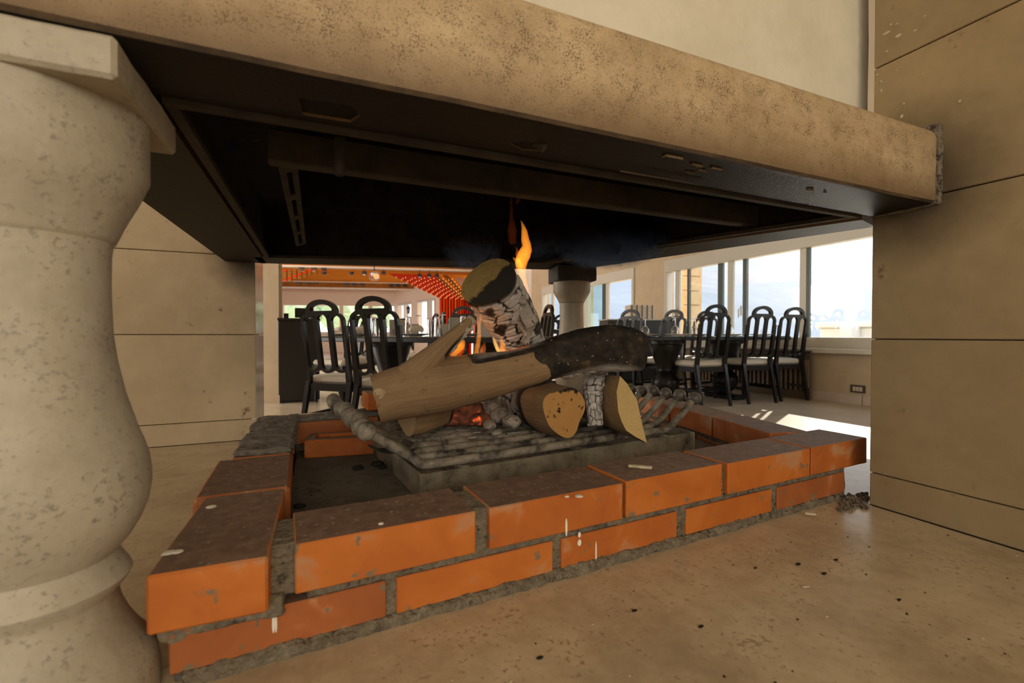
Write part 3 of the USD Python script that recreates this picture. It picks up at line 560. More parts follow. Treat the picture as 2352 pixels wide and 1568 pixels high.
for a, b in ((387, 888), (912, 1270), (1290, 1554), (1575, 1770), (1783, 1936)):
    zz = HZ + .03; pa_, pb_ = (at(q, 1500, plane=bp_) for q in (a, b)); brick(P(pa_[0], .008), P(pb_[0], .008), .115, BZ0, BZ1)
# left row going back, right row, back row
ldir = lambda y: -.178 + (y - .63) * .006
brick((-.045, .925), (-.052, 1.185), .15, TZ0 - .006, TZ1 - .006, 'brick_c', bev=.006)
for y0, y1 in ((.79, .9), (.92, 1.17), (1.19, 1.44), (1.45, 1.69)): brick((-.062, y0), (-.066, y1), .11, BZ0, BZ1, 'brick_c')
for k, (y0, y1) in enumerate(((1.20, 1.425), (1.44, 1.69))):
    brick((-.058, y0), (-.062, y1), .118, TZ0, TZ1 - .008, 'brick_c')
    obj('mortar_cap', rough(cbox(-.178, -.052, y0 + .004, y1 - .004, TZ1 - .012, TZ1 + .006, .006), .012, 34, 11 + k, .010), 'sooty_mortar', kb, smooth=True)
rd = V(.215, .977)
r0 = V(1.155, .872)
for k in range(3):
    a = r0 + rd * (.268 * k); brick(a + rd * .256, a, .124, TZ0, TZ1 - .002 * k, ('brick_c', 'brick_b', 'brick_c')[k], side=1)
    a = a + rd * .1; brick(a + rd * .25, a, .124, BZ0, BZ1, 'brick_c')
bd = V(.9975, .07); b0 = V(-.06, 1.566)
for k in range(3):
    a = b0 + bd * (.262 * k); brick(a, a + bd * .252, .12, TZ0, TZ1 - .003, 'brick_c'); brick(a + bd * .12, a + bd * .37, .12, BZ0, BZ1, 'brick_c')
for k, (u0, u1) in enumerate(((-.02, .10), (.09, .34))):
    a = b0 + bd * u0 + V(0, .03); m = cbox(0, u1 - u0, 0, .075, TZ1 - .008, TZ1 + .008 + .006 * k, .004)
    obj('mortar_cap', xf(rough(m, .007, 30, 21 + k, .014), (*a, 0), rz=.07), 'sooty_mortar', kb, smooth=True)
# mortar: one rough bed per side
def bed(p0, p1, wid, z0, z1, seed, amp=.005, mt='mortar'):
    p0, p1 = np.array(p0, float), np.array(p1, float); L = np.linalg.norm(p1 - p0); a = math.atan2(*(p1 - p0)[::-1])
    obj('mortar', xf(rough(cbox(0, L, .009, wid - .008, z0, z1, .003), amp, 45, seed, .012), (*p0, 0), rz=a), mt, kb, smooth=True)
bed(P(-.012, .004), P(1.27, .004), .118, HZ - .002, TZ0 + .006, 31)
for a, b in ((-.06, -.024), (.224, .254), (.516, .53), (.781, .806), (1.09, 1.102)): bed(P(a, .003), P(b, .003), .112, TZ0 - .004, BT - .004, 41 + int(a * 50), .003)
bed((-.166, .646), (-.04, .646), .25, BZ1 - .01, TZ0 + .004, 52, .004)
bed((-.058, .66), (-.06, 1.69), .11, HZ - .002, TZ0 + .008, 33, .003, 'sooty_mortar')
bed((-.056, 1.18), (-.058, 1.2), .1, TZ0, BT - .01, 35, .003, 'sooty_mortar')
bed(r0 + rd * .80, r0, .124, HZ - .002, BT - .012, 37, .002)
bed(b0, b0 + bd * .86, .12, HZ - .002, BT - .014, 39, .002)
# fillet of mortar spilled along the foot of the front row
xs_ = np.linspace(-.15, 1.22, 70)
ft = sweep([V(x, fy_(x) + .012, HZ + .002) for x in xs_], .013 + .006 * (meshkit.fbm(np.stack([xs_ * 14, xs_ * 0, xs_ * 0], 1), 3, 5) - .5), 10)
obj('mortar_foot', rough(ft, .007, 70, 6, .009), 'mortar', kb, smooth=True)
for k in range(9):
    px, py = ((392, 1452), (408, 1448), (428, 1442), (446, 1436), (462, 1432), (440, 1446), (415, 1460), (396, 1470), (380, 1462))[k]
    p = at(px, py, plane=bp_) + V(0, .008, 0); s = rng.uniform(.006, .011)
    obj('pebble', xf(rough(trimesh.creation.icosphere(2, 1.0), .25, 1.3, k), p, s=s), 'pebble', kb, smooth=True)
# white paint drips on the front faces
for px, py, w, h, up_ in ((1301, 1211, .0022, .016, 1), (1331, 1228, .003, .005, 1), (1331, 1246, .004, .006, 0), (1369, 1272, .0018, .024, 0), (628, 1433, .0018, .012, 0), (634, 1432, .0015, .012, 0), (1540, 1248, .001, .004, 0)):
    pl_ = ((.0585, -1, 0), (-.177, .646 + (0 if up_ else .008), 0)); p = at(px, py, plane=pl_)
    obj('paint_drip', xf(trimesh.creation.icosphere(2, 1.0).apply_scale([w, .0008, h]), p), 'paint_drip', kb, smooth=True)
for px, py, w in ((485, 1163, .008), (388, 1268, .008), (408, 1266, .007), (1330, 1138, .007), (1302, 1139, .004), (875, 1201, .004), (1495, 1103, .0), (690, 1150, .0)):
    if w: p = at(px, py, z=BT + .0005); obj('paint_spot', xf(lathe([(0, .0006), (w * .8, .0005), (w, -.001)], 14), (p[0], p[1], BT + .0005)), 'paint_drip', kb, smooth=True)

FB = HZ + .06
obj('fire_bed', flat(Polygon([(-.055, .79), (1.13, .83), (1.30, 1.55), (.70, 1.60), (-.055, 1.56)]), HZ + .001, FB), 'bed_dust', kb)
# loose bricks
lb = thing('loose_brick', 'loose orange brick with a hollow frog lying inside the kerb at left', 'brick')
p0, p1 = at(698, 1054, z=FB), at(874, 1043, z=FB); a_ = math.atan2(p1[1] - p0[1], p1[0] - p0[0]); L_ = .225
fb = trimesh.boolean.difference([cbox(0, L_, 0, .105, 0, .052, .003), cbox(.025, L_ - .025, .02, .088, .042, .08, .004)], engine='manifold')
obj('body', xf(fb, (p0[0], p0[1], FB + .001), rz=a_), 'brick_b', lb)
lb2 = thing('loose_brick', 'brick lying on top of the back row of the kerb, half hidden by the log', 'brick')
obj('body', xf(cbox(0, .25, 0, .10, 0, .058, .004), (*(b0 + bd * .215 + V(0, .004)), BT + .018), rz=.07), 'brick_b', lb2)

# ------------------------------------------------------------------ grate
TT = .455                         # top of the ash tray frame
c0, c1 = at(965, 1090, z=TT), at(1597, 992, z=TT)
gx = (c1 - c0)[:2]; GL = np.linalg.norm(gx); gx = gx / GL; gy = V(-gx[1], gx[0]); GA = math.atan2(gx[1], gx[0]); GD = .60
gp = lambda u, v, z=0: V(*(c0[:2] + gx * u + gy * v), z)
tray = thing('ash_tray', 'rusty open iron ash tray under the fire grate', 'tray', (c0[0], c0[1], 0), GA)
t_ = .006; HZ0 = HZ; HZ = FB
obj('front_wall', cbox(0, GL, 0, t_, HZ + .001, TT, .0015), 'tray_iron', tray); obj('back_wall', cbox(0, GL, GD - t_, GD, HZ + .001, TT, .0015), 'tray_iron', tray)
obj('side_wall', cbox(0, t_, t_, GD - t_, HZ + .001, TT, .0015), 'tray_iron', tray); obj('side_wall', cbox(GL - t_, GL, t_, GD - t_, HZ + .001, TT, .0015), 'tray_iron', tray)
obj('ash_bed', rough(cbox(t_, GL - t_, t_, GD - t_, HZ + .002, TT - .03, .01), .012, 14, 4, .02), 'ash', tray, smooth=True)
HZ = HZ0
grate = thing('fire_grate', 'iron fire grate of round bars with ball ends turned up', 'grate', (c0[0], c0[1], 0), GA)
inv = lambda p: V((p - c0)[:2] @ gx, (p - c0)[:2] @ gy, p[2])
NB = 10; BR = .0105
for k in range(NB):
    v = .022 + k * .0565; zb_ = TT + BR + .003; j = rng.uniform(-.004, .004, 6)
    lift = .088
    pts = [(-.105 + j[0], v - .005, zb_ + lift + j[1]), (-.055, v - .003, zb_ + lift * .58), (-.012, v, zb_ + .022), (.012, v, zb_ + .003), (.05, v, zb_), (GL * .3, v + j[2] * .5, zb_ - .001), (GL * .6, v + j[3] * .5, zb_ + .001), (GL - .14, v, zb_), (GL - .10, v, zb_ + .004), (GL - .07, v, zb_ + .018), (GL - .02, v, zb_ + lift * .62 + j[4]), (GL + .022 + j[5], v, zb_ + lift + j[4])]
    b_ = obj('bar', rough(sweep(catmull(pts, 60), BR, 12), .0012, 60, k), 'iron', grate, smooth=True)
    for e, p in enumerate((pts[0], pts[-1])):
        obj('ball', xf(rough(trimesh.creation.icosphere(3, .0205), .001, 60, k), p), 'iron_clean' if e else 'iron', b_, smooth=True)
for u in (.10, GL * .5, GL - .13): obj('cross_bar', cbox(u, u + .02, .006, GD - .006, TT - .012, TT + .001, .002), 'iron', grate)

# ------------------------------------------------------------------ logs
def px_line(pts):
    """(px, py, d, radius in pixels) -> points and radii in metres"""
    return np.array([at(p[0], p[1], d=p[2]) for p in pts]), np.array([p[3] * p[2] / FPX for p in pts])
def cells(u, th, R, cu, cr, seed, jit=.35):
    """crack depth field of charred wood: distance to the edge of rectangular cells; u along (m), th angle, R radius"""
    g = np.random.default_rng(seed); nr = max(3, int(round(2 * math.pi * R / cr))); U = u.max() - u.min(); nu = max(2, int(U / cu))
    P_ = []
    for i in range(-1, nu + 2):
        for k in range(nr):
            P_.append(((i + g.uniform(-jit, jit) + .5 * (k % 2)) * cu + u.min(), (k + g.uniform(-jit, jit)) * 2 * math.pi / nr))
    P_ = np.array(P_); P_ = np.vstack([P_, P_ + (0, 2 * math.pi), P_ - (0, 2 * math.pi)])
    S = V(1 / cu, nr / (2 * math.pi)); d, i = cKDTree(P_ * S).query((np.stack([u, th], -1).reshape(-1, 2) + .12 * (meshkit.fbm(np.stack([u.ravel() * 60, th.ravel() * 3, 0 * u.ravel()], 1), 3, seed)[:, None] - .5) * V(cu * 2, 1)) * S, k=2, p=np.inf)
    return (d[:, 1] - d[:, 0]).reshape(u.shape), i[:, 0].reshape(u.shape) % (len(P_) // 3)
def log_body(pts, radii, n=90, sides=72, char=None, ash=None, crack=None, bump=.004, seed=0, squash=1.0, shape=None, ref=(0, 0, 1), ends=True):
    """a log: returns (body mesh, attributes, start ring, end ring)"""
    P_ = catmull(pts, n); R = np.interp(np.linspace(0, 1, n), np.linspace(0, 1, len(radii)), radii)
    m = sweep(P_, R, sides, ref=ref, caps=False, squash=squash); v = m.vertices.reshape(n, sides, 3).copy(); axis = P_[:, None]
    s = np.concatenate([[0], np.cumsum(np.linalg.norm(np.diff(P_, axis=0), axis=1))]); u = np.repeat(s[:, None], sides, 1); th = np.repeat(np.arange(sides)[None] * 2 * math.pi / sides, n, 0)
    uu = u / s[-1]
    rad = v - axis
    k = 1 + 0 * uu
    if shape: k = k * shape(uu, th)
    nz = meshkit.fbm(v * V(9, 9, 9) + seed, 4, seed) - .5
    ch = char(uu, th, v) if char else 0 * uu
    ah = ash(uu, th, v) if ash else 0 * uu
    dep = bump * 2 * nz + .0035 * (meshkit.fbm(v * 55 + seed, 3, seed + 5) - .5) * np.clip(ch, 0, 1) * (crack is None)
    crackv = 0 * uu
    if crack:
        cu, cr, depth, w = crack; e, cid = cells(u, th, R.mean(), cu, cr, seed + 1); g = np.clip(1 - e / w, 0, 1); tone = np.random.default_rng(seed).uniform(0, 1, 4000)[cid]
        dep = dep - depth * g ** .6 * np.clip(ah * 1.3, 0, 1) + .004 * (tone - .5) * ah
        ah = ah * (1 - np.clip(g * 1.6, 0, 1)) * (.75 + .25 * tone)
    rn = np.linalg.norm(rad, axis=2, keepdims=True); v = axis + rad * k[..., None] + rad / rn * dep[..., None]
    b = trimesh.Trimesh(v.reshape(-1, 3), m.faces, process=False); Rm = R.mean()
    return b, dict(char=ch.ravel(), ash=ah.ravel(), gx=u.ravel(), gy=(np.cos(th) * Rm).ravel(), gz=(np.sin(th) * Rm).ravel()), v[0], v[-1]
def log_end(ring, inward, char=0, bulge=.0, char_fn=None, off=(0, 0)):
    """sawn end disc with concentric vertices; 'ring' primvar counts from the pith"""
    c = ring.mean(0); n = len(ring); rings = [1, .97, .85, .7, .55, .4, .25, .1]
    v = np.vstack([c + (ring - c) * r + inward * (bulge * (r - 1) * -1) for r in rings] + [c[None]]); f = []
    for i in range(len(rings) - 1):
        for j in range(n):
            a, b = i * n + j, i * n + (j + 1) % n; f += [(a, b, b + n), (a, b + n, a + n)]
    q = (len(rings) - 1) * n
    for j in range(n): f.append((q + j, q + (j + 1) % n, len(v) - 1))
    ax = (ring[0] - c) / np.linalg.norm(ring[0] - c); nn = np.cross(ax, ring[n // 4] - c); nn /= np.linalg.norm(nn); ay = np.cross(nn, ax)
    x, y = (v - c) @ ax, (v - c) @ ay; R = np.linalg.norm(ring - c, axis=1).mean()
    rg = np.hypot(x / R - off[0], y / R - off[1])
    ch = char_fn(v) if char_fn is not None else np.full(len(v), float(char))
    m = trimesh.Trimesh(v, f, process=False)
    if (m.face_normals.mean(0) @ inward) > 0: m.invert()
    return m, dict(ring=rg, char=ch)
sstep = lambda x, a, b: np.clip((x - a) / (b - a), 0, 1) ** 2 * (3 - 2 * np.clip((x - a) / (b - a), 0, 1))

# the long forked log on top
fk = thing('firewood_log', 'long pale-barked forked log lying across the top of the fire, its right half charred black', 'log')
pts, rad = px_line([(862, 916, 1.00, 56), (930, 899, 1.02, 61), (1010, 884, 1.05, 64), (1100, 866, 1.09, 58), (1180, 850, 1.13, 48), (1250, 831, 1.17, 46), (1320, 811, 1.20, 47), (1375, 800, 1.23, 51), (1430, 802, 1.25, 47), (1463, 809, 1.265, 41)])
pit_ = lambda v, px, py: np.exp(-((v - at(px, py, d=1.0)) ** 2).sum(-1) / .01 ** 2)
def fchar(u, th, v):
    e = .56 + .03 * np.sin(3 * th) + .05 * (meshkit.fbm(v * 30, 3, 9) - .5)
    up = sstep((v[..., 2] - v[..., 2].mean(1, keepdims=True)) / .055, .55, .80) * sstep(u, .27, .34)
    return np.clip(sstep(u, e - .012, e + .012) * 1.1 + up, 0, 1)
fash = lambda u, th, v: sstep(u, .60, .68) * sstep(-np.gradient(v[..., 2])[1] * 0 - (v[..., 2] - v[..., 2].mean(1, keepdims=True)) / .05, .62, .9) * .9 + sstep((v[..., 2] - v[..., 2].mean(1, keepdims=True)) / .05, .9, 1.0) * sstep(u, .30, .36) * sstep(-u, -.62, -.55) * .6
b_, at_, r0_, r1_ = log_body(pts, rad, 130, 72, fchar, fash, None, .0035, 3, shape=lambda u, th: 1 + .04 * np.sin(2 * th + 4 * u) * (1 - sstep(u, .5, .7)) + sstep(u, .5, .72) * (1 / (np.abs(np.cos(th)) ** 3.4 + np.abs(np.sin(th)) ** 3.4) ** (1 / 3.4) - 1 + .05 * np.sin(9 * u) + .05 * np.sin(3 * th + 12 * u)))
b0v, b0n = b_.vertices.copy(), b_.vertex_normals.copy()
obj('trunk', b_, 'bark', fk, smooth=True, attrs=at_)
m, a = log_end(r0_, pts[1] - pts[0], .12, .004, off=(.1, -.2)); obj('sawn_end', m, 'sawn_end', fk, smooth=30, attrs=None) if 0 else obj('sawn_end', m, 'sawn_end', fk, smooth=True, attrs=a)
m, a = log_end(r1_, pts[-2] - pts[-1], 1, .012); obj('burnt_end', rough(m, .004, 40, 3), 'sawn_end', fk, smooth=True, attrs=a)
pts2, rad2 = px_line([(880, 905, 1.01, 26), (942, 866, 1.015, 36), (988, 824, 1.025, 28), (1028, 785, 1.04, 19), (1058, 758, 1.055, 14), (1086, 730, 1.07, 9)])
b_, at_, q0, q1 = log_body(pts2, rad2, 60, 40, lambda u, th, v: sstep(u, .5, .62) * .8 * (np.cos(th - 2.6) > -.3), lambda u, th, v: sstep(u, .72, .86) * .9 * (np.cos(th - 2.4) > .1), (.012, .02, .002, .3), .003, 5)
obj('branch', b_, 'bark', fk, smooth=True, attrs=at_)
m, a = log_end(q1, pts2[-2] - pts2[-1], 1, -.012); obj('branch_tip', rough(m, .004, 60, 3), 'sawn_end', fk, smooth=True, attrs=a)
for px, py, d, w, h, sd in ((1062, 760, 1.05, .014, .016, 1), (1050, 782, 1.05, .008, .012, 2), (1078, 740, 1.06, .012, .012, 3), (1040, 800, 1.045, .006, .012, 4)):
    obj('ash_flake', xf(rough(cbox(-w, w, -.003, .003, -h, h, .002), .003, 60, sd, .006), at(px, py, d=d), rz=-.4, ry=.7), 'ash', fk, smooth=True)
knot = at(866, 905, d=.945)
kn = lathe([(0, .001), (.004, .002), (.006, -.001), (.009, .002), (.012, -.001), (.015, -.008)], 28); kv = fw * -.8 + rt * -.45; 
def aim(m, n, p):
    n = np.array(n, float) / np.linalg.norm(n); T = trimesh.geometry.align_vectors([0, 0, 1], n); m = m.copy(); m.apply_transform(T); m.apply_translation(p); return m
obj('knot', rough(aim(kn, CAM + V(-.6, 0, .1) - knot, knot + fw * .009), .004, 90, 5), 'knot_wood', fk, smooth=True)
for k, (px, py, d, rx_, rz2) in enumerate(((1300, 864, 1.185, .022, .009), (1322, 858, 1.19, .02, .008), (1350, 855, 1.205, .024, .007), (1385, 853, 1.22, .024, .006), (1420, 851, 1.235, .024, .005), (1448, 849, 1.25, .016, .004))):
    obj('ash_fringe', xf(rough(trimesh.creation.icosphere(3, 1.0).apply_scale([rx_, .018, rz2 + .003]), .006, 60, k + 2), at(px, py - 4, d=d), rz=-YAW), 'ash', fk, smooth=True)
fl_ = []
for k in range(70):
    i = rng.integers(70, 122); j = rng.integers(0, 72); q = b0v[i * 72 + j]
    if b0n[i * 72 + j] @ V(-.3, -.5, .8) > .35: fl_.append(xf(cbox(-1, 1, -.6, .6, -.3, .3, .2), q, rz=rng.uniform(0, 3), ry=rng.uniform(-.6, .6), s=rng.uniform(.001, .0032)))
tag(obj('ash_fleck', cat_(fl_), 'pale_chip', fk), kind='stuff')
# upright charred log
up_ = thing('firewood_log', 'stout charred log standing tilted on end in the flames, pale sawn end at its top', 'log')
pts, rad = px_line([(1203, 815, 1.36, 52), (1194, 780, 1.32, 54), (1178, 738, 1.26, 57), (1157, 700, 1.20, 60), (1136, 668, 1.145, 62), (1121, 646, 1.11, 63)])
def uash(u, th, v):
    n = meshkit.fbm(v * 18, 4, 2); return np.clip(sstep(n, .32, .43) * (1 - sstep(u, .93, .985)), 0, 1)
b_, at_, r0_, r1_ = log_body(pts, rad, 170, 150, lambda u, th, v: 1 + 0 * u, uash, (.028, .060, .009, .15), .003, 11, shape=lambda u, th: 1 + .06 * np.sin(2 * th + .6) + .03 * np.sin(3 * th))
obj('trunk', b_, 'char_ash', up_, smooth=True, attrs=at_)
tc = r1_.mean(0); pal = at(1110, 625, d=1.17)
m, a = log_end(r1_, pts[-2] - pts[-1], 0, .004, char_fn=lambda v: sstep(((v - tc) @ rt - (v - tc) @ upv) / .06, -.15, .55) * 1.0 + .08, off=(.3, .2))
obj('sawn_end', m, 'sawn_top', up_, smooth=True, attrs=a)
for k, (px, py, d, w, h, rz_, ry_) in enumerate(((1205, 715, 1.15, .018, .042, -.3, -.55), (1192, 690, 1.125, .018, .008, -.2, .2), (1213, 765, 1.20, .011, .030, -.3, .35), (1196, 745, 1.175, .007, .036, -.3, -.5), (1184, 720, 1.145, .009, .026, -.2, .1))):
    obj('lifted_flake', xf(rough(cbox(-w, w, -.005, .005, -h, h, .003), .006, 40, k + 3, .006), at(px, py, d=d), rz=rz_ - .4, ry=ry_), 'ash', up_, smooth=True)
# charred log under it with the orange round end
lo = thing('firewood_log', 'charred log on the grate whose round orange sawn end faces forward', 'log')
pts, rad = px_line([(1297, 944, 1.205, 55), (1265, 938, 1.27, 56), (1230, 928, 1.36, 57), (1190, 922, 1.47, 54), (1155, 918, 1.58, 50)])
lash = lambda u, th, v: sstep(u, .30, .42) * sstep(meshkit.fbm(v * 16, 3, 8), .26, .4)
b_, at_, r0_, r1_ = log_body(pts, rad, 130, 110, lambda u, th, v: np.clip(sstep(u, .16, .30) + sstep(v[..., 2] - r0_z, .045, .06), 0, 1) if 0 else sstep(u, .2, .34), lash, (.03, .055, .008, .15), .003, 21, shape=lambda u, th: 1 + .10 * np.cos(3 * th + 1.9) + .04 * np.cos(5 * th))
obj('trunk', b_, 'bark', lo, smooth=True, attrs=at_)
oc = r0_.mean(0)
m, a = log_end(r0_, pts[1] - pts[0], 0, .003, char_fn=lambda v: sstep((v - oc)[:, 2] / .055, .80, 1.1) + .45 * sstep(meshkit.fbm(v * 70, 3, 4), .56, .66), off=(-.35, -.3))
obj('sawn_end', m, 'sawn_orange', lo, smooth=True, attrs=a)
# split wedge
wd = thing('split_log', 'pale split firewood wedge with a pointed top at the right end of the grate', 'log')
face = [at(px, py, d=d) for px, py, d in ((1424, 863, 1.20), (1440, 880, 1.20), (1463, 917, 1.19), (1473, 965, 1.17), (1486, 1017, 1.15), (1460, 1003, 1.15), (1438, 988, 1.155), (1428, 968, 1.16), (1420, 945, 1.165), (1416, 900, 1.18))]
back = [p + (at(1340, 905, d=1.50) - at(1424, 900, d=1.19)) * V(1, 1, .5) for p in face]
side = [p + (b - p) * .5 + rt * -.012 for p, b in list(zip(face, back))[5:10]]
nF = len(face); N_ = 24
sect = np.array([[f_ + (b_2 - f_) * t for f_, b_2 in zip(face, back)] for t in np.linspace(0, 1, N_)])
bulge = np.array([0, 0, 0, 0, 0, .006, .014, .016, .014, .006])
sect += (rt * -1)[None, None] * bulge[None, :, None] * np.sin(np.linspace(0, math.pi * .5, N_))[:, None, None]
vv = sect.reshape(-1, 3); ff = []
for i in range(N_ - 1):
    for j in range(nF):
        a, b = i * nF + j, i * nF + (j + 1) % nF; ff += [(a, b, b + nF), (a, b + nF, a + nF)]
wm = trimesh.Trimesh(vv, ff, process=False); wm = trimesh.Trimesh(*trimesh.remesh.subdivide(wm.vertices, wm.faces)); wm.merge_vertices(); wm.fix_normals()
wm = rough(wm, .0025, 30, 4); wu = (wm.vertices - face[0]) @ (back[0] - face[0]) / ((back[0] - face[0]) @ (back[0] - face[0]))
obj('bark', wm, 'pale_split', wd, smooth=38 if 0 else True, attrs=dict(char=sstep(wu, .35, .6), ash=sstep(wu, .6, .8) * .8, gx=wu * .4, gy=wm.vertices @ rt, gz=wm.vertices[:, 2]))
cc = np.mean(face, 0); ring_ = []
for k in range(nF):
    for t in np.linspace(0, 1, 6, endpoint=False): ring_.append(face[k] + (face[(k + 1) % nF] - face[k]) * t)
m, a = log_end(np.array(ring_), back[0] - face[0], .05, .002, off=(.7, .2)); obj('sawn_end', m, 'sawn_pale', wd, smooth=True, attrs=a)
# grey charred chunk between them
ck = thing('charred_chunk', 'grey ashy lump of charred wood standing between the two sawn log ends', 'charred wood')
pts, rad = px_line([(1366, 978, 1.24, 17), (1364, 950, 1.25, 20), (1360, 915, 1.27, 25), (1366, 885, 1.30, 24), (1385, 868, 1.33, 14)])
b_, at_, q0, q1 = log_body(pts, rad, 70, 60, lambda u, th, v: 1 + 0 * u, lambda u, th, v: .95 + 0 * u, (.02, .02, .004, .12), .014, 31, ref=(0, 1, 0)); 
obj('body', b_, 'char_ash', ck, smooth=True, attrs=at_); m, a = log_end(q0, pts[1] - pts[0], 1, .01); obj('lower_end', m, 'char_ash', ck, smooth=True, attrs=dict(char=a['char'], ash=a['char'], gx=a['char'], gy=a['ring'] * .05, gz=a['ring'] * .05)); m, a = log_end(q1, pts[-2] - pts[-1], 1, .01); obj('upper_end', m, 'char_ash', ck, smooth=True, attrs=dict(char=a['char'], ash=a['char'], gx=a['char'], gy=a['ring'] * .05, gz=a['ring'] * .05))
# short log under the left end of the long one
sm = thing('firewood_log', 'short brown log wedged under the left end of the long forked log', 'log')
pts, rad = px_line([(935, 968, 1.11, 29), (968, 960, 1.15, 30), (1000, 950, 1.20, 29), (1022, 942, 1.24, 27)])
b_, at_, r0_, r1_ = log_body(pts, rad, 50, 48, lambda u, th, v: sstep(u, .9, .96), None, None, .003, 41, shape=lambda u, th: 1 + .14 * np.cos(3 * th + 2.2))
obj('trunk', b_, 'bark', sm, smooth=True, attrs=at_); m, a = log_end(r0_, pts[1] - pts[0], .1, .003); obj('sawn_end', m, 'sawn_end', sm, smooth=True, attrs=a); m, a = log_end(r1_, pts[-2] - pts[-1], 1, .003); obj('burnt_end', m, 'sawn_end', sm, smooth=True, attrs=a)
cur = thing('bark_curl', 'dark curl of bark on the grate under the left log end', 'bark')
q = at(900, 975, d=1.09); obj('curl', xf(rough(extr(Polygon(np.vstack([[(.05 * math.cos(t), .022 * math.sin(t)) for t in np.linspace(3.3, 6.1, 14)], [(.046 * math.cos(t), .018 * math.sin(t)) for t in np.linspace(6.1, 3.3, 14)]])), .05), .001, 40, 2), (q[0], q[1], TT + .044), rz=.3), 'soot_iron', cur)

# embers, ash
eb = thing('ember_heap', 'heap of glowing red embers and burnt wood in the middle of the grate', 'embers')
for k, (px, py, d, w, h) in enumerate(((1060, 960, 1.36, 62, 20), (1085, 943, 1.38, 32, 22), (1035, 966, 1.34, 30, 12), (1105, 962, 1.33, 26, 14), (1130, 935, 1.36, 22, 24), (1000, 972, 1.32, 26, 8), (1150, 955, 1.33, 24, 20))):
    s = d / FPX; obj('ember', xf(rough(trimesh.creation.icosphere(4, 1.0).apply_scale([w * s, .035, h * s]), .010, 26, k), at(px, py, d=d), rz=-YAW), 'ember' if k < 5 and k != 4 else 'ember_ash', eb, smooth=True)
for k, (px, py, d, w, h) in enumerate(((1005, 952, 1.42, 40, 14), (1175, 968, 1.28, 22, 14), (1125, 975, 1.27, 16, 12), (1140, 992, 1.24, 12, 6))):
    s = d / FPX; obj('ash_lump', xf(rough(trimesh.creation.icosphere(4, 1.0).apply_scale([w * s, .03, h * s]), .010, 34, k + 9), at(px, py, d=d), rz=-YAW), 'ash', eb, smooth=True)
ap = []
for k in range(260):
    u, v = rng.uniform(.12, GL * .62), rng.uniform(.16, GD - .06); s = rng.uniform(.002, .009)
    bar = round((v - .022) / .0565); v2 = .022 + bar * .0565 + rng.uniform(-.016, .016)
    m = rough(trimesh.creation.icosphere(1, 1.0), .25, 1.7, k); m.apply_scale([s * 2.4, s * .9, s * .42]); m.apply_translation([u, v2, TT + .016 + rng.uniform(-.004, .006)]); ap.append(m)
tag(obj('ash_crust', xf(cat_(ap), (c0[0], c0[1], 0), rz=GA), 'ash', None, smooth=True), 'crust of pale grey ash flakes lying over the grate bars', 'ash', kind='stuff')

# flames: closed bodies of glowing gas
def flame(name, label, lines, group=None):
    t = thing(name, label, 'flame', group=group)
    for pts, mt in lines:
        p, r = px_line(pts); n = 40; P_ = catmull(p, n); R = np.maximum(np.interp(np.linspace(0, 1, n), np.linspace(0, 1, len(r)), r), .0004)
        m = sweep(P_, R, 16, ref=tuple(fw), squash=.45)
        m.vertices += .0035 * (meshkit.fbm(m.vertices * 40, 3, len(lines))[:, None] - .5) * rt
        obj('tongue', m, mt, t, smooth=True)
FC, FS = 'flame_core', 'flame_soft'
flame('flame', 'tall orange flame licking up from the tilted charred log', [
    ([(1216, 690, 1.20, 1.5), (1207, 655, 1.20, 5), (1199, 628, 1.20, 9), (1197, 604, 1.20, 15), (1204, 584, 1.20, 16), (1210, 566, 1.20, 11), (1206, 548, 1.20, 9), (1204, 530, 1.20, 7), (1199, 514, 1.20, 3), (1196, 505, 1.20, .6)], FC),
    ([(1199, 615, 1.20, 7), (1188, 599, 1.20, 8), (1180, 594, 1.20, 3), (1177, 590, 1.20, .6)], FC), ([(1196, 600, 1.195, 8), (1189, 585, 1.195, 6), (1187, 572, 1.195, 2), (1186, 566, 1.195, .5)], FS),
    ([(1218, 580, 1.20, 4), (1220, 573, 1.2, 3), (1222, 568, 1.2, .5)], FS), ([(1178, 560, 1.21, 9), (1176, 530, 1.21, 11), (1175, 500, 1.21, 5), (1174, 455, 1.21, 3)], 'flame_faint'), ([(1185, 470, 1.21, 2), (1190, 460, 1.21, 5), (1193, 452, 1.21, 1)], 'flame_faint'), ([(1226, 442, 1.21, 3), (1234, 437, 1.21, 6), (1240, 436, 1.21, 2)], 'flame_faint')])
flame('flame', 'broad low orange flame at the fork of the long log', [([(1036, 824, 1.07, 4), (1046, 806, 1.07, 10), (1056, 794, 1.07, 12), (1062, 784, 1.07, 7), (1062, 778, 1.07, 1)], FC), ([(1034, 828, 1.07, 3), (1055, 812, 1.07, 5), (1070, 800, 1.07, 2)], FS)])
flame('flame', 'thin upright flame between the fork and the tilted log', [([(1092, 815, 1.12, 5), (1097, 795, 1.12, 6), (1100, 770, 1.12, 5), (1101, 745, 1.12, 4), (1103, 730, 1.12, 3), (1104, 720, 1.12, .6)], FC), ([(1105, 818, 1.12, 8), (1110, 800, 1.12, 7), (1114, 785, 1.12, 1)], FS), ([(1098, 750, 1.12, 3), (1095, 738, 1.12, 5), (1096, 726, 1.12, 1)], FS)])
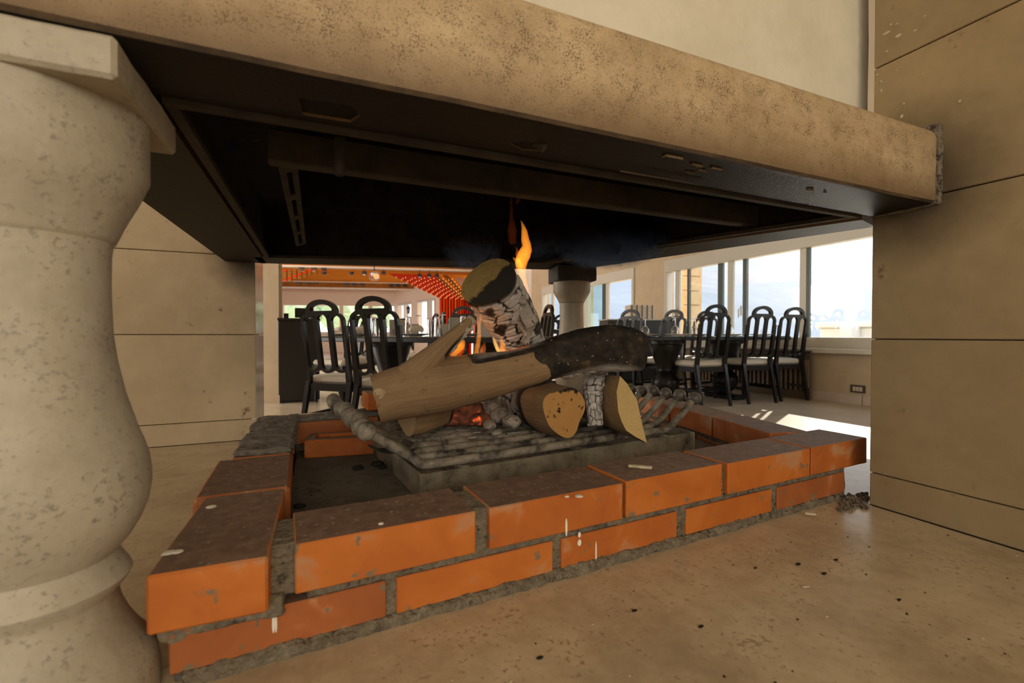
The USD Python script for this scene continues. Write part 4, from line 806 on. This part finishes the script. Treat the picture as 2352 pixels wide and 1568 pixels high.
flame('flame', 'bright flame at the foot of the tilted charred log', [([(1147, 812, 1.12, 4), (1142, 800, 1.12, 5), (1136, 785, 1.12, 4), (1132, 773, 1.12, 1)], 'flame_hot'), ([(1148, 812, 1.13, 7), (1156, 798, 1.13, 8), (1152, 782, 1.13, 4), (1150, 774, 1.13, 1)], FC), ([(1140, 815, 1.13, 5), (1165, 808, 1.13, 6), (1195, 800, 1.13, 4), (1216, 792, 1.13, 2)], FS)])
flame('flame', 'faint tongue of flame at the right edge of the tilted log', [([(1219, 705, 1.22, 2), (1224, 692, 1.22, 4), (1230, 672, 1.22, .8)], 'flame_faint')])
gl = UsdLux.SphereLight.Define(stage, '/World/fire_glow'); gl.CreateRadiusAttr(.02); gl.CreateIntensityAttr(9.0); gl.CreateColorAttr(Gf.Vec3f(1, .35, .06)); gl.AddTranslateOp().Set(Gf.Vec3d(*map(float, at(1085, 805, d=1.14))))
# smoke
sk = thing('smoke', 'thin bluish smoke drifting up under the hood above the fire', 'smoke', kind='stuff')
for k, (px, py, d, w, h, dep, dn) in enumerate(((1400, 545, 1.42, 150, 80, .13, 170), (1085, 575, 1.42, 75, 55, .08, 90), (1240, 510, 1.40, 90, 95, .10, 90))):
    s = d / FPX; c_ = at(px, py, d=d); rr = (w * s, max(w * s, dep), h * s); smoke_mat(f'smoke_{k}', tuple(c_), rr, dn)
    obj('wisp', xf(trimesh.creation.icosphere(3, 1.0).apply_scale(rr), c_), f'smoke_{k}', sk, smooth=True)

# splinters and soot crumbs
def chip(px, py, z, w, h, ang, lab, mt='sawn_pale'):
    p = at(px, py, z=z); m = rough(cbox(-w, w, -h, h, 0, h * .9, h * .3), h * .25, 90, int(px), h * 1.5)
    t = thing('wood_chip', lab, 'wood chip', (p[0], p[1], z + .0015), ang); obj('splinter', m, mt, t, smooth=40)
chip(1470, 1076, BT, .024, .006, -.75, 'pale wood splinter lying on top of the front bricks', 'pale_chip')
chip(1860, 1183, HZ + .006, .012, .006, -.8, 'pale chip of wood at the foot of the kerb near the right-hand pier', 'pale_chip')
chip(1850, 1350, HZ, .007, .0025, -.3, 'small white splinter on the hearth in front of the kerb', 'pale_chip')
for px, py, w, sd in ((823, 1078, .012, 1), (868, 1070, .016, 2), (880, 1076, .011, 3), (935, 1092, .006, 4), (690, 1166, .010, 5)):
    p = at(px, py, z=FB); t = thing('charcoal_crumb', ('round black charcoal crumb inside the kerb, left of the bigger ragged one', 'biggest ragged black charcoal crumb inside the kerb, left of the ash tray', 'small black charcoal crumb touching the biggest one inside the kerb', 'tiny black charcoal crumb right beside the ash tray corner', 'black charcoal crumb just behind the first front brick')[sd - 1], 'charcoal', (p[0], p[1], FB + w * .4), group='charcoal crumbs inside the kerb')
    obj('crumb', rough(trimesh.creation.icosphere(2, 1.0).apply_scale([w * 1.2, w * .8, w * .55]), w * .35, 60, sd), 'soot', t, smooth=20)
for k, (px, py, w) in enumerate(((1458, 1403, .004), (1833, 1297, .005), (1893, 1318, .005), (2065, 1378, .004), (1735, 1305, .003), (1610, 1440, .004), (1240, 1512, .004), (1920, 1287, .004))):
    p = at(px, py, z=HZ); t = thing('charcoal_crumb', 'tiny dark crumb on the brown hearth, ' + ('below the middle of the kerb', 'nearest the white splinter', 'just right of the white splinter', 'farthest right of the crumbs', 'close under the kerb, left of the splinter', 'low, right of the lowest crumb', 'lowest and leftmost of the crumbs', 'nearest the kerb at right')[k], 'charcoal', (p[0], p[1], HZ + w * .3), group='tiny crumbs on the front hearth')
    obj('crumb', rough(trimesh.creation.icosphere(1, 1.0).apply_scale([w * 1.3, w * .6, w * .4]), w * .3, 90, int(px)), 'soot', t, smooth=20)
rb = []
for k in range(220):
    u = rng.uniform(0, 1); px, py = (1925 + 70 * u, 1150 + 26 * rng.uniform(-.4, 1) - 8 * u); p = at(px, py, z=HZ); s = rng.uniform(.0015, .0055)
    rb.append(xf(rough(trimesh.creation.icosphere(1, 1.0), .3, 1.4, k), (p[0], p[1], HZ + s * .3), s=s))
tag(obj('mortar_rubble', cat_(rb), 'mortar', None, smooth=25), 'crumbled mortar rubble between the kerb end and the right-hand pier', 'rubble', kind='stuff')

# ================================================================== dining room
def capsule(cx, z0, z1, w): return LineString([(cx, z0 + w), (cx, z1 - w)]).buffer(w, 16)
def chair_parts(t):
    slots = [capsule(-.123, .530, .952, .044), capsule(0, .525, .962, .044), capsule(.123, .530, .952, .044)]
    body = unary_union([g.buffer(.022) for g in slots])
    st = unary_union([sbox(-.202, .43, -.158, .87), sbox(.158, .43, .202, .87)])
    fit = lambda w, h, zc, z0: affinity.translate(affinity.scale(Point(0, 0).buffer(1, 32), w, h), 0, zc).intersection(sbox(-1, z0, 1, 2))
    hole = fit(.098, .048, .994, .990).buffer(-.006).buffer(.006); crest = fit(.137, .092, .985, .95)
    P_ = unary_union([body, st, crest]).difference(unary_union(slots + [hole])).buffer(-.003).buffer(.003)
    P_ = P_.simplify(.0015)
    m = extr(P_, .03); z = m.vertices[:, 2]; m.vertices[:, 1] += -.205 - .16 * np.clip(z - .44, 0, 1) ** 1.2 + .05 * np.clip(z - .9, 0, 1)
    obj('backrest', m, 'black_lacquer', t)
    sv = cbox(-.215, .215, -.195, .235, .415, .475, .022); v, f = trimesh.remesh.subdivide_to_size(sv.vertices, sv.faces, .05); sv = trimesh.Trimesh(v, f)
    sv.vertices[:, 0] *= 1 + .10 * (sv.vertices[:, 1] / .22); top = sv.vertices[:, 2] > .44
    sv.vertices[:, 2] += np.where(top, .018 * np.clip(1 - (sv.vertices[:, 0] / .24) ** 2, 0, 1) * np.clip(1 - (sv.vertices[:, 1] / .25) ** 2, 0, 1), 0)
    obj('seat', sv, 'seat_cloth', t, smooth=35)
    fr_ = trimesh.creation.extrude_polygon(Polygon([(-.20, -.22), (.20, -.22), (.235, .235), (-.235, .235)]), .055, engine='earcut').apply_translation([0, 0, .362]); obj('seat_frame', fr_, 'black_lacquer', t)
    for sx in (-1, 1):
        obj('leg', hull([(sx * .185 + dx * .019, -.205 + dy * .016, .44) for dx in (-1, 1) for dy in (-1, 1)] + [(sx * .188 + dx * .013, -.29 + dy * .013, 0) for dx in (-1, 1) for dy in (-1, 1)]), 'black_lacquer', t)
        obj('leg', hull([(sx * .205 + dx * .02, .20 + dy * .02, .37) for dx in (-1, 1) for dy in (-1, 1)] + [(sx * .21 + dx * .012, .205 + dy * .012, 0) for dx in (-1, 1) for dy in (-1, 1)]), 'black_lacquer', t)
        obj('side_stretcher', hull([(sx * .188 + dx * .009, -.25, z) for dx in (-1, 1) for z in (.15, .175)] + [(sx * .208 + dx * .009, .2, z) for dx in (-1, 1) for z in (.15, .175)]), 'black_lacquer', t)
CH = []
def chair(px, d, face, label, group, sc=None):
    """face: 0 = its back to us, 180 = facing us, positive turns to its left"""
    p = at(px, 770, d=d); hd_ = YAW + math.atan((px - 1176) / FPX); rz = -hd_ + math.radians(face)
    loc = (p[0] + .2 * -math.sin(rz) * 1, p[1] + .2 * math.cos(rz), 0)
    if not CH:
        t = thing('dining_chair', label, 'chair', loc, rz, group); chair_parts(t); CH.append(t); return t
    r = dup(CH[0], loc, rz, label, group)
    if sc: UsdGeom.Xformable(r).AddScaleOp().Set(Gf.Vec3f(1, 1, sc))
    return r
GL_, GR_ = 'black chairs at the left table', 'black chairs at the right table'
B_ = 'black loop-backed dining chair with cream seat, '
chair(1632, 4.85, 42, B_ + 'leftmost of three backs before the wide window', GR_)
chair(757, 3.38, -40, B_ + 'nearest the dark cabinet, back to us', GL_, .94)
chair(874, 3.08, -36, B_ + 'second from the cabinet, back to us', GL_, .94)
for px, d, fc, lb_ in ((818, 5.4, 135, 'behind the one nearest the cabinet'), (852, 6.2, 150, 'glimpsed between the two nearest backs'), (926, 8.6, 175, 'smallest and farthest, at the pale wall'),
                       (988, 6.7, 105, 'edge-on, left of the tall tumblers'), (1004, 6.2, 100, 'edge-on, behind the tall tumblers'), (1056, 5.0, 150, 'in front of the red curtain')):
    chair(px, d, fc, B_ + lb_, GL_)
chair(1738, 5.10, 45, B_ + 'middle of three backs before the wide window', GR_)
chair(1811, 5.30, 46, B_ + 'rightmost of three backs before the wide window', GR_)
chair(1438, 5.62, 143, B_ + 'facing us, just above the charred log', GR_)
chair(1538, 5.68, 141, B_ + 'facing us, right of the woven basket', GR_)
chair(1612, 5.95, 139, B_ + 'hidden behind the leftmost back', GR_)
chair(1243, 4.75, 108, B_ + 'edge-on, left of the far column', 'black chairs by the far column')
chair(1288, 6.9, 160, B_ + 'small, behind the far column', 'black chairs by the far column')

def lp(t, name, prof, loc, mt, n=24, parent=None): obj(name, lathe(prof, n, loc), mt, t, smooth=35)
URN = [(0, .70), (.21, .70), (.21, .66), (.18, .65), (.17, .60), (.15, .55), (.115, .45), (.095, .38), (.10, .36), (.085, .34), (.11, .31), (.15, .26), (.155, .20), (.13, .13), (.09, .09), (.075, .07), (.10, .05), (.0, .05)]
def table(label, cx, cy, rz, L, W, legs, zs=None):
    t = thing('dining_table', label, 'table', (cx, cy, 0), rz, scale=(1, 1, zs) if zs else None)
    obj('tabletop', cbox(-L / 2, L / 2, -W / 2, W / 2, .698, .737, .006), 'black_lacquer', t)
    obj('glass_sheet', cbox(-L / 2 + .005, L / 2 - .005, -W / 2 + .005, W / 2 - .005, .7375, .745, .002), 'table_glass', t)
    for u in legs:
        lg = obj('pedestal', lathe(URN, 28, (u, 0, 0)), 'black_lacquer', t, smooth=35)
        obj('foot', cbox(u - .09, u + .09, -W * .36, W * .36, 0, .055, .015), 'black_lacquer', t)
    obj('foot_rail', cbox(min(legs), max(legs), -.03, .03, .09, .14, .006), 'black_lacquer', t)
    return t
table('black pedestal dining table with glass top before the wide right-hand window', 4.28, 4.03, 0, 1.95, .66, (-.66, .25))
TX = V(.58, -.815); TN = V(.815, .58); lc = V(.98, 3.80); lrz = math.atan2(TX[1], TX[0])
table('black dining table with glass top laid for guests, left of the fire', lc[0], lc[1], lrz, 2.0, .92, (-.6, .6))
def on_table(px, off=0):
    o = lc + TN * off; return at(px, 762, plane=((*TN, 0), (*o, 0)))
mc = at(1275, 770, d=6.0); table('black dining table with glass top behind the far stone column', mc[0], mc[1], -.3, 1.3, .8, (-.3, .3), 1.11)
PZ = .7455
plate_prof = [(0, .004), (.07, .004), (.085, .008), (.128, .018), (.13, .020), (.128, .022), (.085, .012), (.07, .008), (0, .008)]
wine_prof = [(.034, 0), (.043, .03), (.044, .055), (.036, .085), (.014, .108), (.005, .12), (.0045, .185), (.008, .192), (.036, .199), (.036, .202), (0, .203), (0, .196), (.003, .19), (.003, .122), (.012, .111), (.034, .085), (.042, .055), (.041, .03), (.032, 0), (.034, 0)]
tumb_prof = [(.030, 0), (.024, .165), (.022, .17), (0, .17), (0, .158), (.021, .156), (.0275, 0), (.030, 0)]
proto = {}
def setting(kind, build, p, rz, label, cat, group):
    if kind not in proto:
        t = thing(kind, label, cat, (p[0], p[1], PZ), rz, group); build(t); proto[kind] = t; return
    dup(proto[kind], (p[0], p[1], PZ), rz, label, group)
def b_plate(t): obj('dish', lathe(plate_prof, 32), 'china', t, smooth=35); obj('foot_ring', lathe([(.055, .0), (.06, .0), (.06, .005), (.055, .005), (.055, 0)], 24), 'china', t)
def b_wine(t): obj('glass', lathe(wine_prof, 24), 'clear_glass', t, smooth=40)
def b_tumb(t): obj('glass', lathe(tumb_prof, 24), 'clear_glass', t, smooth=40)
def b_nap(t):
    obj('fold', rough(sweep(catmull([(-.07, 0, .022), (-.03, .02, .035), (.03, -.01, .04), (.075, 0, .02)], 14), [.014, .03, .032, .012] and np.interp(np.linspace(0, 1, 14), [0, .3, .7, 1], [.012, .028, .032, .012]), 12, squash=.75), .008, 18, 3), 'napkin', t, smooth=True)
def b_card(t):
    obj('leaf', hull([(-.055, -.04, 0), (.055, -.04, 0), (.055, -.038, 0), (-.055, -.038, 0), (-.055, 0, .11), (.055, 0, .11), (.055, .002, .11), (-.055, .002, .11)]), 'card', t)
    obj('leaf', hull([(-.055, .04, 0), (.055, .04, 0), (.055, .038, 0), (-.055, .038, 0), (-.055, 0, .11), (.055, 0, .11), (.055, -.002, .11), (-.055, -.002, .11)]), 'card', t)
def b_menu(t): obj('board', cbox(-.075, .075, -.006, .006, .004, .165, .003), 'card', t); obj('base', cbox(-.05, .05, -.025, .025, 0, .006, .001), 'card', t)
nth = ['first', 'second', 'third', 'fourth', 'fifth', 'sixth', 'seventh']
for k, (px, d) in enumerate(((1482, 4.95), (1558, 4.72), (1604, 5.05), (1680, 5.05), (1748, 5.2))):
    setting('plate', b_plate, at(px, 762, d=d), 0, f'white china plate on the right-hand table, {nth[k]} from the left', 'plate', 'plates on the right table')
for k, (px, d) in enumerate(((1482, 5.08), (1551, 4.9), (1597, 5.25), (1676, 5.2), (1757, 5.35))):
    setting('wine_glass', b_wine, at(px, 762, d=d), 0, f'upturned wine glass on the right-hand table, {nth[k]} from the left', 'glass', 'upturned wine glasses on the right table')
for k, (px, o) in enumerate(((808, .1), (858, -.15), (882, .1), (938, -.1), (985, .25), (1004, .05), (1064, .05))):
    setting('tumbler', b_tumb, on_table(px, o), 0, f'tall upturned glass tumbler on the left-hand table, {nth[k]} from the left', 'glass', 'tumblers on the left table')
for k, (px, o) in enumerate(((1016, .3), (960, .3), (905, .3))):
    setting('wine_glass', b_wine, on_table(px, o), 0, f'upturned wine glass on the left-hand table, {("right", "middle", "left")[k]} of its three', 'glass', 'upturned wine glasses on the left table')
for k, (px, o) in enumerate(((775, -.25), (826, -.28), (952, -.26), (1070, -.24))):
    setting('plate', b_plate, on_table(px, o), 0, f'white china plate under a napkin on the left-hand table, {nth[k]} from the left', 'plate', 'plates on the left table')
PZ = .766
for k, (px, o) in enumerate(((777, -.25), (828, -.28), (957, -.26), (1075, -.24))):
    setting('napkin', b_nap, on_table(px, o), -.3 + .5 * k, f'folded cream napkin on the left-hand table, {nth[k]} from the left', 'napkin', 'napkins on the left table')
PZ = .7455
for k, (px, o, rz) in enumerate(((836, .05, .7), (946, .08, -.4), (1026, .2, .2))):
    setting('folded_card', b_card, on_table(px, o), rz, f'folded beige card standing on the left-hand table, {nth[k]} from the left', 'card', 'folded cards on the left table')
for k, (px, o, rz) in enumerate(((912, .3, -.1), (1050, .2, .05), (1112, .25, .4))):
    setting('menu_board', b_menu, on_table(px, o), rz, f'upright pale menu card on the left-hand table, {nth[k]} from the left', 'menu card', 'menu cards on the left table')

# cabinet with its till, sideboard with basket
cbp = at(678, 770, d=5.1); crz = -(YAW + math.atan((678 - 1176) / FPX))
cb_ = thing('cabinet', 'tall plain black cabinet standing beside the beige pillar at left', 'cabinet', (cbp[0], cbp[1], 0), crz)
obj('body', cbox(-.17, .25, 0, .45, .02, .915, .004), 'black_cabinet', cb_); obj('worktop', cbox(-.18, .26, -.012, .46, .916, .945, .005), 'black_cabinet', cb_); obj('plinth', cbox(-.14, .23, .02, .43, 0, .0195, .002), 'black_cabinet', cb_)
mo = thing('monitor', 'black flat monitor standing on the black cabinet', 'monitor', (cbp[0] + .09, cbp[1] + .2, .945), crz); obj('screen', cbox(-.10, .10, -.012, .012, .012, .125, .004), 'black_cabinet', mo); obj('stand', cbox(-.05, .05, -.04, .04, 0, .012, .003), 'black_cabinet', mo)
bx = thing('small_box', 'small black box on the left end of the black cabinet', 'box', (cbp[0] - .10, cbp[1] + .2, .945), crz); obj('body', cbox(-.025, .025, -.03, .03, 0, .06, .003), 'black_cabinet', bx)
sp = at(1470, 770, d=7.1); srz = -.25
sb_ = thing('sideboard', 'long black sideboard with a pale top edge against the wall between the windows', 'sideboard', (sp[0], sp[1], 0), srz)
obj('body', cbox(-.52, .62, 0, .40, .06, .985, .005), 'black_cabinet', sb_); obj('worktop', cbox(-.54, .64, -.015, .41, .986, 1.004, .004), 'window_paint', sb_); obj('plinth', cbox(-.5, .6, .03, .38, 0, .06, .003), 'black_cabinet', sb_)
for u in (-.14, .24): obj('door_line', cbox(u - .003, u + .003, -.004, .002, .09, .95, .001), 'dark_metal', sb_)
bk = thing('basket', 'pale woven check basket box on top of the black sideboard', 'basket', (sp[0] + .10, sp[1] + .14, 1.005), srz)
obj('body', cbox(-.20, .20, -.10, .10, 0, .225, .006), 'cream_paint', bk)
for k in range(6): obj('band', cbox(-.205, .205, -.105, .105, .014 + k * .036, .026 + k * .036, .003), 'napkin', bk)
for k in range(5): obj('strap', cbox(-.17 + k * .085 - .011, -.17 + k * .085 + .011, -.108, .108, .002, .222, .002), 'radiator_slat', bk)

# radiator cover and socket on the window wall
rc = thing('radiator_cover', 'carved dark wooden radiator cover with upright slats under the wide window', 'radiator cover')
ya, yb = yof(1880), yof(1606); x0 = WX - .13
for a, b, z0, z1 in ((ya, yb, .50, .555), (ya, yb, 0, .10), (ya, ya + .10, .10, .50), (yb - .1, yb, .10, .50)): obj('rail' if z0 != .10 else 'stile', cbox(x0, x0 + .025, a, b, z0, z1, .005), 'radiator_wood', rc)
obj('top_board', cbox(x0 - .02, WX - .02, ya - .01, yb + .01, .5555, .575, .004), 'radiator_wood', rc)
ns = 26
for k in range(ns):
    y = ya + .13 + (yb - ya - .26) * k / (ns - 1); obj('slat', cbox(x0 + .004, x0 + .018, y - .013, y + .013, .10, .50, .003), 'radiator_slat', rc)
obj('inner_screen', box(x0 + .03, x0 + .036, ya + .05, yb - .05, .08, .52), 'radiator_wood', rc)
for y in (ya + .05, yb - .05): obj('carved_panel', cbox(x0 - .006, x0 + .002, y - .03, y + .03, .14, .46, .004), 'radiator_slat', rc)
so = at(1971, 893, x=WX - .001)
st_ = thing('wall_socket', 'dark-framed wall socket low on the beige wall under the window', 'socket', (WX, so[1], so[2]))
obj('plate', cbox(-.012, 0, -.075, .075, -.042, .042, .004), 'socket_plate', st_)
for k in range(3): obj('module', cbox(-.017, -.011, -.048 + k * .033, -.019 + k * .033, -.024, .024, .002), 'socket_face', st_)

# hall ceiling: spotlights, speakers, glass ball, rack, canopy, curtain
def spot(px, py, d, label, lit=False):
    p = at(px, py, plane=(E2, (B1 if d < 15 else B2) + E2 * .06)); t = thing('spotlight', label, 'spotlight', tuple(p), -.23, group='black ceiling spotlights')
    s = d / 12.6; obj('housing', hull([(x * .055 * s, y * .07 * s, z * .05 * s) for x in (-1, 1) for y in (-1, 1) for z in (-.8, 1)]), 'dark_metal', t)
    obj('lens', lathe([(0, -.052 * s), (.035 * s, -.052 * s), (.04 * s, -.040 * s), (0, -.040 * s)], 12), 'lamp_glass' if not lit else 'red_cloth', t); obj('stem', box(-.008, .008, -.008, .008, .05 * s, max(.1, 2.6 - p[2])), 'dark_metal', t)
pos_ = ['left', 'middle', 'right']
for row, d, groups, yy in (('near', 12.4, ((693, 721, 744), (837, 859, 881), (964, 986, 1004)), (619, 627, 633)), ('far', 18.1, ((687, 707, 726), (797, 815, 832), (899, 914, 930)), (649, 653, 656))):
    for g, xs3 in enumerate(groups):
        for k, px in enumerate(xs3):
            spot(px, yy[g] + (0 if row == 'near' else 0), d, f'black spotlight under the {row} beam, {pos_[k]} one of the {pos_[g]} cluster', lit=(k == 2))
for k, px in enumerate((745, 808)):
    p = at(px, 641, d=15.2); t = thing('ceiling_speaker', f'small round dark fitting on the orange ceiling, {("left", "right")[k]} of the two', 'light fitting', (p[0], p[1], 2.86)); obj('rim', lathe([(0, -.09), (.05, -.09), (.07, -.05), (.08, 0), (0, 0)], 18), 'dark_metal', t)
p = at(860, 634, d=12.0); t = thing('globe_lamp', 'clear glass globe lamp with orange glow below the near beam', 'lamp', tuple(p))
obj('globe', trimesh.creation.icosphere(3, .14), 'clear_glass', t, smooth=True); obj('bulb', xf(trimesh.creation.icosphere(2, .05), (.03, 0, 0)), 'spot_glow', t, smooth=True); obj('stem', box(-.01, .01, -.01, .01, .14, .75), 'dark_metal', t)
rk = thing('wall_rack', 'brown-red lattice rack high up left under the hall ceiling', 'rack')
for c in range(7):
    px = 655 + c * 11.5
    for r_ in range(6 - c // 2 - (c > 4)):
        p = at(px, 621 + r_ * 4.5, d=11.6); obj('lath', xf(cbox(-.045, .045, -.05, .05, -.017, .017, .003), p, rz=-.23), 'beam_wood' if (r_ + c) % 5 else 'red_cloth', rk)
cn = thing('canopy', 'sloping canopy of red and orange cloth strips dotted with small lamps', 'canopy')
NS = 13; dots = []
for k in range(NS):
    u0, u1 = k / NS, (k + .9) / NS
    T_ = [at(893 + (1040 - 893) * u, 629 + 4 * u, d=14.6 - 1.2 * u) for u in (u0, u1)]; B2_ = [at(1008 + 76 * u, 684 + 6 * u, d=15.9 - .3 * u) for u in (u0, u1)]
    m = hull([p + V(0, 0, dz) for p in T_ + B2_ for dz in (0, .02)]); obj('cloth_strip', m, 'red_cloth' if u0 < .62 else 'beam_wood' if k % 2 else 'orange_cloth', cn)
    for j in range(1, 10):
        t_2 = j / 10 + .04 * (k % 2); q = (T_[0] + T_[1]) / 2 * (1 - t_2) + (B2_[0] + B2_[1]) / 2 * t_2; dots.append(xf(trimesh.creation.icosphere(1, .016), q - V(0, 0, .02)))
tag(obj('lamp_dots', cat_(dots), 'spot_glow', cn), kind='stuff')
cu = thing('curtain', 'red and orange striped curtain hanging below the sloping canopy', 'curtain')
edges = [1010, 1018, 1023, 1031, 1036, 1044, 1050, 1057, 1061, 1067, 1071, 1077, 1083]
for k in range(12):
    a, b = edges[k], edges[k + 1]; n = 7; v = []
    w = [at(a + (b - a) * i / (n - 1), 770, d=15.8 - .04 * math.sin(math.pi * i / (n - 1)) * 4) for i in range(n)]
    zt = at(a, 684 + (a - 1010) * .08, d=15.8)[2]; P_ = Polygon([(p[0], p[1]) for p in w] + [(p[0] + .03, p[1] + .05) for p in w[::-1]])
    obj('fold', prism(list(P_.exterior.coords)[:-1], .0, zt), 'red_cloth' if k % 2 == 0 or k > 8 else 'orange_cloth', cu)
p = at(938, 712, d=19.0); t = thing('wall_lantern', 'small black lantern on the pale wall between the far windows', 'lantern', tuple(p)); obj('cage', lathe([(0, -.16), (.05, -.15), (.07, .05), (.10, .06), (.02, .18), (0, .18)], 8), 'dark_metal', t); obj('arm', box(-.01, .01, -.01, .2, .15, .17), 'dark_metal', t)
for k, (px, d, h, r) in enumerate(((690, 27, 1.9, 1.05), (775, 28, 2.0, 1.15), (860, 27, 2.0, 1.05))):
    p = at(px, 770, d=d); t = thing('shrub', f'pale green leafy tree outside the far windows, {nth[k]} from the left', 'tree', (p[0], p[1], 0)); obj('crown', rough(xf(trimesh.creation.icosphere(4, r), (0, 0, h)), .5, 1.2, k), 'foliage', t); obj('trunk', lathe([(.14, 0), (.1, h - r * .7), (0, h)], 10), 'radiator_wood', t)

# specks of old white paint on the pier's face
wrp = stage.GetPrimAtPath('/World/wall_right')
for k, (px, py, w, h) in enumerate(((2036, 76, 9, 5), (2063, 82, 7, 5), (2046, 56, 3, 3), (2060, 55, 4, 2), (2102, 70, 4, 3), (2124, 37, 3, 2), (2037, 118, 4, 3), (2060, 162, 2, 2), (2024, 187, 3, 4), (2024, 208, 3, 5), (2076, 238, 2, 3), (2071, 267, 4, 6), (2204, 232, 3, 4), (2120, 170, 2, 2), (2015, 172, 4, 3))):
    p = at(px, py, x=1.257); q = np.linalg.norm(p - CAM) / FPX
    obj('paint_fleck', xf(rough(trimesh.creation.icosphere(2, 1.0).apply_scale([.0007, w * q * .6, h * q * .5]), .0006, 300, k), p), 'pale_chip', wrp, smooth=True)

# grit and crumbs scattered on the hearth in front of the kerb
for nm, mt, n, lab in (('grit', 'pale_chip', 70, 'tiny pale grit scattered over the brown hearth'), ('dark_grit', 'soot', 80, 'tiny dark grit scattered over the brown hearth')):
    ms = []
    for k in range(n):
        x = rng.uniform(.0, 1.24); y = rng.uniform(.15, .60) + .05 * x; r_ = rng.uniform(.0005, .0016)
        ms.append(xf(trimesh.creation.icosphere(1, 1.0).apply_scale([1.4 * r_, r_, .6 * r_]), (x, y, HZ + .3 * r_), rz=rng.uniform(0, 3)))
    tag(obj(nm, cat_(ms), mt), lab, 'grit', kind='stuff')
